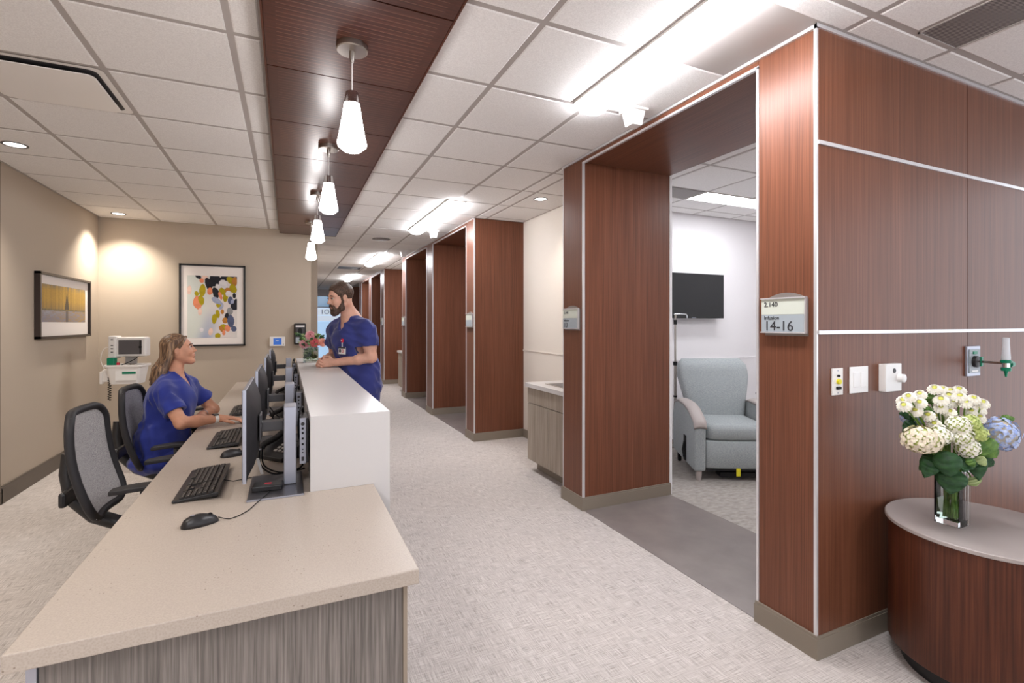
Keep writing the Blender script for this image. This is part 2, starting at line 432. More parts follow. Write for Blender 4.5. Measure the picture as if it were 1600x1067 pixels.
for k in range(-9, 29):
    y0, y1 = GRY+k*T, GRY+(k+1)*T
    ym = (y0+y1)/2
    lit = any(a < ym < b for a, b in LIGHTS+[(GRY-10*T, GRY-7*T)])
    cols = [(.61, .993), (.993, 1.497), (1.703, 2.06)] if lit else list(DRT)
    if ym > BWY: cols[0] = (.383, .993)
    if y0 < 1.38: cols[-1] = (cols[-1][0], 2.212)
    for a, b in cols:
        if k == 15 and a == .993: continue                   # corridor air grille
        if y0 < 1.38 < y1 and b > 2.06:
            tile(a, 2.212, y0, 1.372); continue
        tile(a, b, y0, y1)
    if y0 < 1.38:                                            # in front of the panelled wall
        for c in range(5):
            x0 = 2.212+c*T
            if c == 0 and k == -3:
                tile(x0, x0+.305, y0, y1); continue           # its other half is the return grille
            tile(x0, x0+T, y0, min(y1, 1.372))
    for a0, a1 in ((3.51, 5.63), (9.76, 11.78)):             # over the sink alcoves
        if y1 > a0+.02 and y0 < a1-.02: 
            for x0, x1 in ((BX, 2.212), (2.212, 2.72)): tile(x0, x1, max(y0, a0), min(y1, a1))
for c in range(-1, 4):                                       # treatment room
    for k in range(-4, 2):
        x0, y0 = 3.71+(c-1)*T, 3.57+k*T
        x1, y1 = x0+T, y0+T
        y0 = max(y0, 1.55); y1 = min(y1, 4.39); x0 = max(x0, 2.93)
        if y0 > 4.35 or x1 < 2.95 or y1 < 1.6: continue
        if k == 0 and c >= 0 and c <= 2: tile(x0, x1, y0+.305, y1); continue
        tile(x0, x1, y0, y1)
# edge angles where the ceiling meets walls
for b in (MB().box(2.046, 2.062, 1.37, 3.51, CZ-.018, CZ-.002).box(2.046, 5.4, 1.368, 1.384, CZ-.018, CZ-.002),
          MB().box(2.046, 2.062, 5.62, 9.76, CZ-.014, CZ-.002), MB().box(2.046, 2.062, 11.77, 16.07, CZ-.014, CZ-.002)):
    part(b, 'edge_angle', 'alu', cl)
# ---- acoustic wood strip over the counter
SX0, SX1, SZ = -.097, .612, 2.64
st = struct(MB().box(SX0+.02, SX1-.02, -2.1, 7.27, SZ+.022, CZ+.006), 'ceiling_strip', 'frame_black')
P0 = 1.89-.675*6
cache = MB().box(-.345, .345, -.3335, .3335, 0, .022).mesh('panel', 'strip_wood')
for i in range(14):
    y = P0+.675*(i+.5)
    if y+.3335 > 7.3: break
    o = put('panel', cache, st, ((SX0+SX1)/2, y, SZ))
part(MB().box(SX0, SX0+.008, -2.1, 7.285, SZ-.002, SZ+.05).box(SX1-.008, SX1, -2.1, 7.285, SZ-.002, SZ+.05).box(SX0, SX1, 7.277, 7.285, SZ-.002, SZ+.05), 'edge_trim', 'wood_dark', st)

# ---- wood bulkheads
def bulkhead(name, y0, y1, opens, depth=2.91, nearpanel=True, alc=2.72, head=2.655):
    core = MB()
    ys = [y0]+[v for o in opens for v in o]+[y1]
    piers = [(ys[i], ys[i+1]) for i in range(0, len(ys), 2)]
    for a, b in piers: core.box(BX+.014, depth-.012, a+.014, b-.014, 0, CZ+.006)
    for a, b in opens: core.box(BX+.014, depth-.012, a-.02, b+.02, head+.03, CZ+.006)
    w = struct(core, name, 'wood_dark')
    n = len(piers)
    for i, (a, b) in enumerate(piers):
        part(MB().box(BX, BX+.014, a+.002, b-.002, .1, CZ-.01), 'panel', 'wood_x', w)              # corridor face
        part(MB().box(BX+.002, depth, a, a+.014, .1, (CZ-.01 if i == 0 else head+.012)), 'panel', 'wood_x', w)   # faces the camera
        part(MB().box(BX+.002, depth, b-.014, b, .1, (CZ-.01 if i == n-1 else head+.012)), 'panel', 'wood_x', w)
        part(MB().box(BX-.014, depth+.008, a-.014, b+.014, 0, .088).box(BX-.011, depth+.006, a-.011, b+.011, .088, .1), 'baseboard', 'base_taupe', w)
    for a, b in opens:
        part(MB().box(BX, BX+.014, a, b, head+.012, CZ-.01), 'panel', 'wood_flat', w)
        part(MB().box(BX+.002, depth, a, b, head+.012, head+.026), 'panel', 'wood_flat', w)
        part(MB().box(BX-.006, BX+.012, a-.004, a+.008, .1, head+.008).box(BX-.006, BX+.012, b-.008, b+.004, .1, head+.008).box(BX-.006, BX+.012, a-.004, b+.004, head, head+.014), 'trim_strip', 'alu', w)
    part(MB().box(BX-.006, BX+.008, y0-.006, y0+.008, .1, CZ-.01), 'trim_strip', 'alu', w)
    part(MB().box(BX-.003, BX+.005, y1-.005, y1+.003, .1, CZ-.01), 'trim_strip', 'alu', w)
    return w
# first block: its near side is the long panelled wall
w1 = bulkhead('wall_right', 1.383, 3.51, [(1.668, 3.215)])
for z0, z1 in ((.1, 1.387), (1.403, 2.2), (2.216, CZ-.012)):
    for x0, x1 in ((BX+.004, 3.266), (3.27, 5.2)):
        part(MB().box(x0, x1, 1.376, 1.386, z0, z1), 'panel', 'wood_x', w1)
for z in (1.395, 2.208): part(MB().box(BX, 5.2, 1.370, 1.384, z-.008, z+.008), 'trim_strip', 'alu', w1)
part(MB().box(2.92, 5.2, 1.386, 1.54, 0, CZ+.006), 'wall_core', 'wall_white', w1)
part(MB().box(2.9, 5.2, 1.362, 1.39, 0, .088).box(2.9, 5.2, 1.366, 1.39, .088, .1), 'baseboard', 'base_taupe', w1)
bulkhead('wall_right_middle', 5.63, 9.76, [(5.92, 7.52), (7.87, 9.44)])
bulkhead('wall_right_far', 11.78, 16.07, [(12.22, 13.73), (14.08, 15.63)])
bulkhead('wall_right_end', 18.2, 20.0, [])
# ---- alcoves between the blocks
def alcove(name, y0, y1):
    w = struct(MB().box(2.72, 2.9, y0, y1, 0, CZ+.006), name, 'wall_cream')
    part(MB().box(2.712, 2.722, y0, y1, 1.085, 1.1), 'chair_rail', 'wall_cream', w)
    part(MB().box(2.708, 2.722, y0, y1, 0, .1), 'baseboard', 'base_taupe', w)
alcove('wall_alcove', 3.512, 5.628); alcove('wall_alcove_far', 9.762, 11.778); alcove('wall_alcove_end', 16.072, 18.198)
# ---- treatment room behind the first opening
rw = struct(MB().box(2.93, 5.7, 4.4, 4.5, 0, CZ+.006), 'wall_room', 'wall_white')
struct(MB().box(5.6, 5.7, 1.54, 4.4, 0, CZ+.006), 'wall_room_side', 'wall_white')
part(MB().box(2.93, 5.6, 4.39, 4.402, 1.0, 1.015), 'chair_rail', 'wall_white', rw)
part(MB().box(2.93, 5.6, 4.388, 4.402, 0, .1), 'baseboard', 'base_taupe', rw)
part(MB().box(2.911, 2.935, 3.21, 4.4, 0, CZ), 'wall_lining', 'wall_white', rw)
# rooms behind the other openings, plain white backs
struct(MB().box(3.9, 4.0, 5.6, 17, 0, CZ+.006), 'wall_room_back', 'wall_white')
# ---- beige walls of the station
wl = struct(MB().box(-2.3, -2.07, 5.23, BWY+.1, 0, CZ+.006), 'wall_left', 'wall_beige')
part(MB().box(-2.07, -2.056, 5.215, BWY, 0, .125).box(-2.07, -2.059, 5.215, BWY, .125, .14), 'baseboard', 'base_dark', wl)
part(MB().box(-2.3, -2.056, 5.205, 5.23, 0, .14), 'baseboard', 'base_dark', wl)
part(MB().box(-2.31, -2.066, 5.2, 5.232, .14, CZ), 'corner_guard', 'wall_trim_beige', wl)
struct(MB().box(-3.4, -3.3, -6, 7.5, 0, CZ+.006), 'wall_far_left', 'wall_beige')
wb = struct(MB().box(-2.07, .372, BWY, BWY+.14, 0, CZ+.006), 'wall_back', 'wall_beige')
part(MB().box(.305, .384, BWY-.006, BWY+.146, 0, CZ), 'corner_guard', 'wall_trim_beige', wb)
part(MB().box(-2.07, .3, BWY-.014, BWY, 0, .13), 'baseboard', 'base_dark', wb)
struct(MB().box(.25, .372, BWY+.15, 20, 0, CZ+.006), 'wall_corridor', 'wall_beige')
# ---- glazed end of the corridor
we = struct(MB().box(.25, 2.1, 20.0, 20.1, 2.45, CZ+.006).box(.25, .98, 20, 20.1, 0, 2.45).box(1.95, 2.1, 20, 20.1, 0, 2.45), 'wall_end', 'wall_white')
wn = thing('window_1', 'pale blue glazed screen with frosted lettering closing the far corridor', 'window', (1.46, 20.02, 0))
wn['kind'] = 'structure'
org = (1.46, 20.02, 0)
part(MB().box(.98, 1.95, 20.04, 20.05, 0, 2.02), 'pane', 'day_pane', wn, org=org)
part(MB().box(.98, 1.95, 20.04, 20.05, 2.05, 2.45), 'pane', 'day_pane_dark', wn, org=org)
part(MB().box(.98, 1.02, 20, 20.06, 0, 2.45).box(1.91, 1.95, 20, 20.06, 0, 2.45).box(.98, 1.95, 20, 20.06, 2.015, 2.055), 'window_frame', 'white_plastic', wn, org=org)
part(MB().box(1.02, 1.91, 20.03, 20.036, 1.5, 1.72).box(1.02, 1.91, 20.03, 20.036, 1.74, 2.0), 'frosted_band', 'frosted', wn, org=org)
lt = MB()
text_into(lt, '1OI', .25, frame_negy((1.13, 20.026, 1.78)))
part(lt, 'lettering', 'sign_grey', wn, org=org)
# ================================================================== CEILING THINGS
def linear(n, y0, y1, label, x=1.6):
    o = thing('ceiling_light', label, 'ceiling light', (x, (y0+y1)/2, CZ-.003), group='linear lights down the corridor')
    L = (y1-y0)/2-.012
    part(MB().box(-.1, -.09, -L, L, -.012, .005).box(.09, .1, -L, L, -.012, .005).box(-.1, .1, -L, -L+.01, -.012, .005).box(-.1, .1, L-.01, L, -.012, .005), 'housing', 'white_plastic', o)
    b = MB(); prof = [(-.089, -.006), (-.086, -.03), (-.06, -.055), (0, -.062), (.06, -.055), (.086, -.03), (.089, -.006)]
    b.grid(7, 2, lambda u, v: (prof[round(u*6)][0], -L+.011+v*(2*L-.022), prof[round(u*6)][1]))
    q = len(b.v); b.f += [(0, 1, 2, 3, 4, 5, 6), (13, 12, 11, 10, 9, 8, 7)]; b.m += [0, 0]
    part(b, 'diffuser', 'diffuser', o, smooth=True)
linear(0, *LIGHTS[0], 'bright linear ceiling light in front of the first wood opening')
linear(1, *LIGHTS[1], 'bright linear ceiling light over the corridor before the middle wood block')
linear(2, *LIGHTS[2], 'bright linear ceiling light between the middle and far wood blocks')
linear(3, *LIGHTS[3], 'distant linear ceiling light above the bearded man')
linear(4, GRY-10*T, GRY-7*T, 'added linear ceiling light, unseen behind the viewer, brightening the corridor')  # unseen fixture added behind the camera to light the wood facing it
linear(5, GLY-6*T, GLY-3*T, 'added linear ceiling light, unseen behind the viewer, brightening the work side of the desk', -1.145)  # never in view; added to lift the desk, left floor and ceiling
# room troffer
o = thing('troffer', 'rectangular white ceiling light inside the treatment room', 'ceiling light', (4.32, 3.7225, CZ))
part(MB().box(-.6, .6, -.148, -.138, -.008, .005).box(-.6, .6, .138, .148, -.008, .005).box(-.606, -.596, -.148, .148, -.008, .005).box(.596, .606, -.148, .148, -.008, .005), 'frame', 'white_plastic', o)
part(MB().box(-.596, .596, -.138, .138, -.005, .004), 'diffuser', 'diffuser_room', o)
o = thing('troffer', 'added ceiling light brightening the treatment room, unseen behind the first wood pier', 'ceiling light', (4.32, 2.2, CZ))  # second room light, out of view, added to brighten room and wood reveal
part(MB().box(-.6, .6, -.148, .148, -.012, -.006), 'diffuser', 'diffuser_room', o)
# downlights
for x, y, lb, aim in ((-1.77, 4.67, 'round recessed downlight near the corner of the left wall', None), (-1.79, 7.12, 'round recessed downlight beside the back wall corner', 1), (2.36, 4.48, 'small recessed downlight over the sink alcove', None), (-1.77, 2.22, 'unseen downlight added beside the viewer to brighten the aisle behind the chairs', None), (-1.77, -.23, 'unseen downlight added behind the viewer to brighten the aisle', None)):  # last two are unseen, added along the row to brighten the left side
    o = thing('downlight', lb, 'downlight', (x, y, CZ-.004), group='recessed downlights')
    part(MB().lathe([(.074, -.001), (.074, -.005), (.06, -.006), (.058, 0)], n=28, cap=False), 'trim_ring', 'silver_dark', o, smooth=True)
    part(MB().lathe([(.057, -.002), (.03, -.0035)], n=28), 'lens', 'lamp_face', o)
    ld = bpy.data.lights.new('downlight_lamp', 'SPOT'); ld.energy = SPOT*(.25 if x > 2 else 1); ld.spot_size = math.radians(115); ld.spot_blend = 1.0; ld.color = (1, .92, .82); ld.shadow_soft_size = .03
    lo = bpy.data.objects.new('downlight_lamp', ld); COL.objects.link(lo); lo.parent = o; lo.location = (0, 0, -.02)
# smoke-detector style dome boxes
for x, y, lb in ((1.88, 2.38, 'white tapered call lamp on the ceiling by the first opening'), (1.84, 6.66, 'white tapered call lamp on the ceiling by the middle wood block'), (1.87, 8.75, 'white tapered call lamp farthest along the corridor')):
    o = thing('call_lamp', lb, 'call lamp', (x, y, CZ-.004), group='call lamps on the corridor ceiling')
    part(MB().box(-.062, .062, -.062, .062, -.016, 0), 'base_plate', 'white_plastic', o, bevel=.003)
    b = MB(); T4 = [(-.05,-.05),(.05,-.05),(.05,.05),(-.05,.05)]
    b.add([(x_, y_, -.016) for x_, y_ in T4]+[(x_*.72, y_*.72, -.1) for x_, y_ in T4], [(0,1,2,3),(7,6,5,4),(0,4,5,1),(1,5,6,2),(2,6,7,3),(3,7,4,0)])
    part(b, 'lens', 'white_gloss', o, bevel=.006)
# speaker, sprinkler, grilles, diffuser
o = thing('ceiling_speaker', 'round flat grey speaker grille in the corridor ceiling', 'speaker', (1.29, 7.62, CZ-.004))
part(MB().lathe([(.13, -.001), (.135, -.006), (.11, -.009), (.0, -.011)], n=32, cap=False), 'grille', 'grille', o, smooth=True)
o = thing('air_grille', 'dark square air grille in the ceiling far down the corridor', 'air vent', (1.298, GRY+15.5*T, CZ))
part(MB().box(-.29, .29, -.29, .29, -.006, .0), 'frame', 'white_plastic', o)
for i in range(7): part(MB().box(-.25, .25, -.245+i*.075, -.205+i*.075, -.01, -.004), 'slat', 'silver_dark', o)
o = thing('return_grille', 'perforated grey return grille above the panelled wall', 'air vent', (2.67, GRY-2.5*T, CZ))
part(MB().box(-.148, .148, -.295, .295, -.004, .006), 'face', 'grille', o)
part(MB().box(-.15, .15, -.3, -.292, -.007, .006).box(-.15, .15, .292, .3, -.007, .006).box(-.15, -.142, -.3, .3, -.007, .006).box(.142, .15, -.3, .3, -.007, .006), 'frame', 'grid', o)
o = thing('room_vent', 'grey air vent beside the light in the treatment room', 'air vent', (3.4, 3.7225, CZ))
part(MB().box(-.29, .29, -.14, .14, -.006, .004), 'face', 'grille', o)
cx, cy = (LX[3]+LX[4])/2, GLY+1.5*T
o = thing('plaque_diffuser', 'square metal plaque air diffuser in the ceiling over the chairs', 'air vent', (cx, cy, CZ))
b = MB(); H = .296
sq = lambda r, z, n=5: [(math.copysign(1, math.cos(a))*(r-.04)+.04*math.cos(a), math.copysign(1, math.sin(a))*(r-.04)+.04*math.sin(a), z) for q in range(4) for a in [q*PI/2+PI/4-PI/4+.01+k*(PI/2-.02)/(n-1) for k in range(n)]]
rings = [sq(H, -.005), sq(H-.012, -.006), sq(.268, -.004), sq(.262, -.003)]
n4 = len(rings[0]); fs = []
for j in range(3):
    for i in range(n4): fs.append((j*n4+i, j*n4+(i+1) % n4, (j+1)*n4+(i+1) % n4, (j+1)*n4+i))
b.add([p for r in rings for p in r], fs)
part(b, 'frame', 'white_plastic', o, smooth=True)
part(MB().box(-.264, .264, -.264, .264, -.0032, -.002), 'throat', 'charcoal', o)
b = MB(); r1 = sq(.245, -.026); r2 = sq(.25, -.022)
b.add(r1+r2, [tuple(range(n4))[::-1], tuple(range(n4, 2*n4))]+[(i, (i+1) % n4, (i+1) % n4+n4, i+n4) for i in range(n4)])
part(b, 'plaque', 'white_plastic', o)
for dx, dy in ((-.15, -.15), (.15, -.15), (.15, .15), (-.15, .15)): part(MB().box(dx-.012, dx+.012, dy-.004, dy+.004, -.022, .004), 'hanger', 'grid', o)

# pendants
def pendant(y, label):
    o = thing('pendant_lamp', label, 'pendant lamp', (.255, y, SZ), group='glass pendants under the wood strip')
    part(MB().lathe([(.066, 0), (.066, -.022), (.062, -.026), (.012, -.027), (.012, -.05), (.007, -.075)], n=32), 'canopy', 'brushed', o, smooth=True)
    part(MB().tube([(0, 0, -.07), (0, 0, -.215)], .0028), 'cord', 'white_plastic', o)
    part(MB().lathe([(.014, -.2), (.0265, -.204), (.0325, -.25), (.033, -.254)], n=28), 'cap', 'chrome', o, smooth=True)
    part(MB().lathe([(.0325, -.252), (.041, -.31), (.0565, -.4), (.0625, -.425), (.060, -.437), (.036, -.458), (.03, -.459), (.0, -.459)], n=16, cap=False), 'shade', 'opal', o, smooth=True)
for y, lb in ((2.24, 'largest glass pendant lamp, closest of the row under the wood strip'), (3.58, 'second glass pendant lamp of the row under the wood strip'), (4.93, 'third glass pendant lamp of the row under the wood strip'), (6.33, 'smallest glass pendant lamp at the far end of the wood strip')): pendant(y, lb)

# ================================================================== STATION DESK
DZ = .74; DX0, DX1, DY0, DY1 = -.545, .339, 1.378, 6.62
dk = thing('desk', 'long pale quartz work desk on grey woodgrain panels', 'desk', (-.1, 4.0, 0)); og = (-.1, 4.0, 0)
o = part(MB().box(DX0, DX1, DY0, DY1, DZ-.042, DZ), 'worktop', 'quartz', dk, org=og, bevel=.003)
part(MB().box(-.5, .302, DY0+.045, DY0+.075, 0, DZ-.0425), 'end_panel', 'grey_wood', dk, org=og)
part(MB().box(.3025, .314, DY0+.04, DY0+.08, 0, DZ-.0425), 'edge_strip', 'wall_trim_beige', dk, org=og)
part(MB().box(-.52, -.502, DY0+.04, DY0+.08, 0, DZ-.0425), 'edge_strip', 'silver', dk, org=og)
part(MB().box(.09, .30, DY0+.08, 2.2, .06, DZ-.0425), 'front_panel', 'grey_wood', dk, org=og)
part(MB().box(-.5, .3, DY1-.08, DY1-.05, 0, DZ-.0425), 'end_panel', 'grey_wood', dk, org=og)
# transaction counter
ct = thing('counter', 'raised white solid surface transaction counter beside the desk', 'counter', (.25, 4.0, 0)); og = (.25, 4.0, 0)
CTZ = 1.05; CX0, CX1, CY0, CY1 = .085, .408, 2.19, 5.92
part(MB().box(CX0, CX1, CY0, CY1, CTZ-.03, CTZ), 'countertop', 'solid_white', ct, org=og)
part(MB().box(.3405, CX1, CY0+.03, CY1-.001, 0, CTZ-.03), 'front_panel', 'solid_white', ct, org=og)
part(MB().prism([(CX0, DZ+.0005), (.3405, DZ+.0005), (.3405, 0), (CX1, 0), (CX1, CTZ-.03), (CX0, CTZ-.03)], .03, lambda u, v, w: (u, CY0+w, v)), 'end_panel', 'solid_white', ct, org=og)
part(MB().box(CX0+.004, CX0+.02, CY0+.031, CY1-.002, DZ+.0005, CTZ-.0302), 'back_panel', 'grey_plastic', ct, org=og)

# ---- workstations
def monitor(label, loc, rz):
    o = thing('monitor', label, 'monitor', loc, rz, group='monitors along the desk')
    # local: x = away from the user, y = along the desk; base plate origin
    W = .54
    b = MB().box(-.135, .07, -.2, .13, .0, .008)
    part(b, 'base', 'silver_dark', o, bevel=.003)
    part(MB().box(-.135, .07, -.203, -.2, .001, .007), 'base_edge', 'silver', o)
    part(MB().box(-.005, .045, -.06, .06, .008, .338), 'pillar', 'silver', o, bevel=.004)
    part(MB().box(-.095, -.006, -.03, .03, .235, .275).box(-.1, -.09, -.05, .05, .2, .31), 'arm', 'charcoal', o, bevel=.004)
    part(MB().box(-.152, -.138, -.165, W-.165, .06, .43), 'bezel', 'silver', o, bevel=.002)
    part(MB().box(-.1535, -.1522, -.16, W-.17, .068, .424), 'screen', 'screen_black', o)
    bk = MB()
    def back(u, v):
        y = -.163+u*(W-.004); z = .064+v*.364
        e = (1-(2*u-1)**4)*(1-(2*v-1)**4)
        return (-.138+.038*e, y, z)
    bk.slab(13, 11, back, lambda u, v: (-.002, 0, 0))
    part(bk, 'back_cover', 'soft_black', o, smooth=True)
    return o
def mini_pc(label, loc):
    o = thing('mini_computer', label, 'computer', loc, 0, 'small computers behind the monitors')
    part(MB().box(-.017, .017, 0, .175, 0, .195), 'case', 'pc_vent', o, bevel=.002)
    part(MB().box(-.019, .008, -.008, .0, -.002, .197), 'front_plate', 'silver', o, bevel=.002)
    f = MB()
    for z in (.148, .128, .104, .08): f.box(-.010, -.002, -.0092, -.0075, z, z+.009)
    for z in (.062, .048): f.cbox((-.006, -.0085, z), .005, .002, .005)
    part(f, 'ports', 'rubber', o, stuff=True)
    part(MB().lathe([(.0075, 0), (.0075, .0015)], (-.006, -.0078, .172), 18, Matrix.Rotation(PI/2, 3, 'X'))    , 'emblem', 'charcoal', o)
    part(MB().box(-.011, -.001, -.0092, -.0075, .012, .03), 'power_button', 'charcoal', o)
    return o
def keyboard(label, loc, rz=0):
    o = thing('keyboard', label, 'keyboard', loc, rz, 'black keyboards on the desk')
    # local: y along the keyboard (0..0.445), x depth 0 (user side) .. 0.155 ; rises towards x
    h = lambda x: .010+x*.11
    P = [(0, 0), (.155, 0), (.155, .445), (0, .445)]
    b = MB(); n = 4
    b.add([(x, y, .002+x*.06) for x, y in P]+[(x, y, h(x)) for x, y in P], [(3,2,1,0),(4,5,6,7),(0,1,5,4),(1,2,6,5),(2,3,7,6),(3,0,4,7)])
    part(b, 'case', 'black_plastic', o, bevel=.002)
    part(MB().box(.13, .15, .03, .06, 0, .012).box(.13, .15, .385, .415, 0, .012), 'foot', 'rubber', o)
    k = MB(); R = Matrix.Rotation(-math.atan(.11), 3, 'Y')
    rows = [(.030, 0), (.049, 1), (.068, 2), (.087, 3), (.106, 4), (.128, 5)]
    for x, r in rows:
        y = .012
        # right-hand end (numeric pad) is nearest y=0 because the user looks towards +x
        for c in range(22):
            if c in (4, 8): y += .006
            w = .0182
            if r == 5 and c in (9, 14, 18): y += .006
            if r in (1, 2) and 4 <= c <= 7 and not (r == 1 and c == 5): y += w+.0006; continue
            if r == 0 and 12 <= c <= 17:
                if c == 14: k.cbox((x, y+.048, h(x)+.003), .016, .108, .006, R)
                y += w+.0006; continue
            if y > .425: break
            k.cbox((x, y+w/2, h(x)+.003), .016, w-.0026, .006, R); y += w+.0006
    part(k, 'keys', 'key_black', o, stuff=True)
    g = MB(); random.seed(3)
    for v in range(0, len(k.v), 8):
        xs = [p[0] for p in k.v[v:v+8]]; ys = [p[1] for p in k.v[v:v+8]]; zs = [p[2] for p in k.v[v:v+8]]
        g.cbox(((min(xs)+max(xs))/2+.002, (min(ys)+max(ys))/2+.002, max(zs)-.0005), .0045, .0038, .0005, R)
    part(g, 'key_legends', 'legend', o, stuff=True)
    part(MB().tube([(.15, .2, .018), (.19, .2, .006), (.25, .23, .004), (.32, .22, .004)], .002), 'cable', 'rubber', o, smooth=True)
    return o
def mouse(label, loc, rz, cable):
    o = thing('mouse', label, 'mouse', loc, rz, 'black mice on the desk')
    b = MB()
    def f(u, v):
        x = -.056+.112*v; a = u*2*PI
        w = .031*math.sin(PI*min(1, .12+v*.8))**.6*(.92 if v > .6 else 1); top = .036*(math.sin(PI*(.10+.80*(v**.85)))**.75)
        if v < .001 or v > .999: w *= .45; top *= .4
        z = math.sin(a); z = z*top if z > 0 else z*.001
        return (x, w*math.copysign(abs(math.cos(a))**.8, math.cos(a)), .001+z)
    b.grid(24, 13, f, closed_u=True); n = len(b.v)
    b.f += [tuple(range(24))[::-1], tuple(range(n-24, n))]; b.m += [0, 0]
    part(b, 'shell', 'black_plastic', o, smooth='all')
    part(MB().lathe([(.008, -.003), (.0085, 0), (.008, .003)], (.03, 0, .026), 16, Matrix.Rotation(PI/2, 3, 'X')), 'wheel', 'rubber', o, smooth=True)
    part(MB().lathe([(.007, 0), (.007, .001)], (-.022, 0, .0365), 16), 'emblem', 'silver', o)
    if cable: part(MB().tube(cable, .0017), 'cable', 'rubber', o, smooth=True)
    return o
def spline(pts, n=8):
    pts = [Vector(p) for p in pts]; P = [pts[0]]+pts+[pts[-1]]; out = []
    for i in range(1, len(P)-2):
        for k in range(n):
            t_ = k/n; a, b_, c, d = P[i-1], P[i], P[i+1], P[i+2]
            out.append(.5*((2*b_)+(c-a)*t_+(2*a-5*b_+4*c-d)*t_**2+(3*b_-a-3*c+d)*t_**3))
    out.append(pts[-1]); return [tuple(p) for p in out]
ST = [2.365, 3.225, 4.37, 5.53]
ORD = ['large monitor closest to the desk end, seen from behind', 'second monitor from the desk end, in front of the second keyboard', 'third monitor along the desk, beside the hand of the seated woman', 'farthest small looking monitor on the desk near the back wall']
for y, lb in zip(ST, ORD): monitor(lb, (-.01, y, DZ), 0)
ORP = ['silver fronted small computer behind the monitor at the desk end', 'small computer behind the second monitor', 'small computer behind the third monitor', 'small computer behind the farthest monitor']
for y, lb in zip(ST, ORP): mini_pc(lb, (.066, y-.03, DZ+.085))
keyboard('black keyboard closest to the desk end, beside the big mouse', (-.405, 2.26, DZ))
keyboard('black keyboard between the mouse and the elbow of the seated woman', (-.405, 3.15, DZ))
keyboard('black keyboard beyond the forearm of the seated woman', (-.40, 4.2, DZ))
mouse('big looking black mouse at the near end of the desk', (-.275, 1.995, DZ), .28, spline([(.055, 0, .012), (.09, -.02, .004), (.15, .02, .003), (.20, .09, .003), (.255, .15, .012), (.275, .2, .012)]))
mouse('black mouse beside the second keyboard', (-.262, 2.955, DZ), .28, spline([(.055, 0, .012), (.09, 0, .004), (.15, .02, .003), (.2, .0, .003)]))
mouse('black mouse under the hand of the seated woman', (-.245, 3.93, DZ), .1, spline([(.055, 0, .012), (.09, 0, .004), (.15, .02, .003), (.2, .0, .003)]))
# desk phones and card reader
def phone(label, loc, rz):
    o = thing('desk_phone', label, 'phone', loc, rz, 'desk phones between the monitors')
    b = MB(); P = [(-.1, 0), (.1, 0), (.1, .19), (-.1, .19)]
    hz = [.02, .02, .1, .1]
    b.add([(x, y, 0) for x, y in P]+[(x, y, h) for (x, y), h in zip(P, hz)], [(3,2,1,0),(4,5,6,7),(0,1,5,4),(1,2,6,5),(2,3,7,6),(3,0,4,7)])
    part(b, 'body', 'black_plastic', o, bevel=.004)
    R = Matrix.Rotation(math.atan(.08/.19), 3, 'X')
    k = MB()
    for i in range(4):
        for j in range(3): k.cbox((.0+j*.03, .045+i*.022, .02+.421*(.045+i*.022)+.003), .02, .014, .006, R)
    part(k, 'keypad', 'grey_plastic', o, stuff=True)
    part(MB().cbox((.03, .155, .087), .1, .045, .003, R), 'display', 'charcoal', o)
    h = MB().tube(spline([(-.07, .015, .05), (-.07, .03, .068), (-.07, .1, .088), (-.07, .16, .12), (-.07, .175, .115)]), .016, 10)
    part(h, 'handset', 'soft_black', o, smooth=True)
    return o
phone('black desk phone behind the monitor at the desk end', (-.09, 2.78, DZ), -.9)
phone('black desk phone behind the second monitor', (-.07, 3.72, DZ), -.9)
phone('black desk phone behind the third monitor', (-.06, 4.95, DZ), -.9)
o = thing('card_reader', 'flat black card reader with red print lying on the monitor base', 'card reader', (-.075, 2.28, DZ+.0085), -.1)
part(MB().box(-.055, .055, -.035, .035, 0, .022), 'body', 'black_plastic', o, bevel=.004)
part(MB().box(-.012, .014, -.006, .012, .022, .0226), 'print', 'red_plastic', o)
# cables
def cable(name, label, pts, r=.0028, grp='cables behind the monitors'):
    p0 = pts[0]; b = MB().tube(spline(pts), r, 7)
    solo(b, name, 'rubber', label, 'cable', p0, grp, smooth=True)
cable('power_cable', 'thick black cable drooping from the first monitor behind its base', [(-.115, 2.5, .86), (-.11, 2.48, .8), (-.06, 2.44, .765), (.0, 2.47, .758), (.055, 2.44, .78), (.066, 2.42, .82)], .004)
cable('video_cable', 'black cable looping low beside the first monitor pillar', [(-.105, 2.54, .87), (-.1, 2.52, .79), (-.04, 2.5, .753), (.03, 2.5, .752), (.07, 2.45, .77)], .0035)
cable('pc_cable', 'bundle of black cables on top of the first small computer', [(.066, 2.5, 1.02), (.062, 2.46, 1.05), (.05, 2.43, 1.03), (.045, 2.43, .96), (.05, 2.43, .9)], .005)
cable('video_cable', 'black cable looping behind the second monitor', [(-.1, 3.35, .9), (-.07, 3.33, .84), (-.02, 3.38, .8), (.03, 3.34, .79)], .0035)
cable('power_cable', 'thin black cable curling beneath the second monitor arm', [(-.1, 3.32, .93), (-.05, 3.3, .87), (.0, 3.37, .85)], .003)
cable('pc_cable', 'bundle of black cables on top of the second small computer', [(.066, 3.36, 1.02), (.062, 3.32, 1.05), (.05, 3.29, 1.03), (.045, 3.29, .94)], .005)
cable('pc_cable', 'bundle of black cables on top of the third small computer', [(.066, 4.5, 1.02), (.062, 4.46, 1.06), (.05, 4.43, 1.03), (.045, 4.43, .94)], .006)
cable('pc_cable', 'bundle of black cables on top of the farthest small computer', [(.066, 5.66, 1.02), (.062, 5.62, 1.06), (.05, 5.59, 1.03), (.045, 5.59, .94)], .006)
o = thing('cable_tag', 'small white tag hanging on the cables of the first monitor', 'tag', (-.112, 2.455, .8))
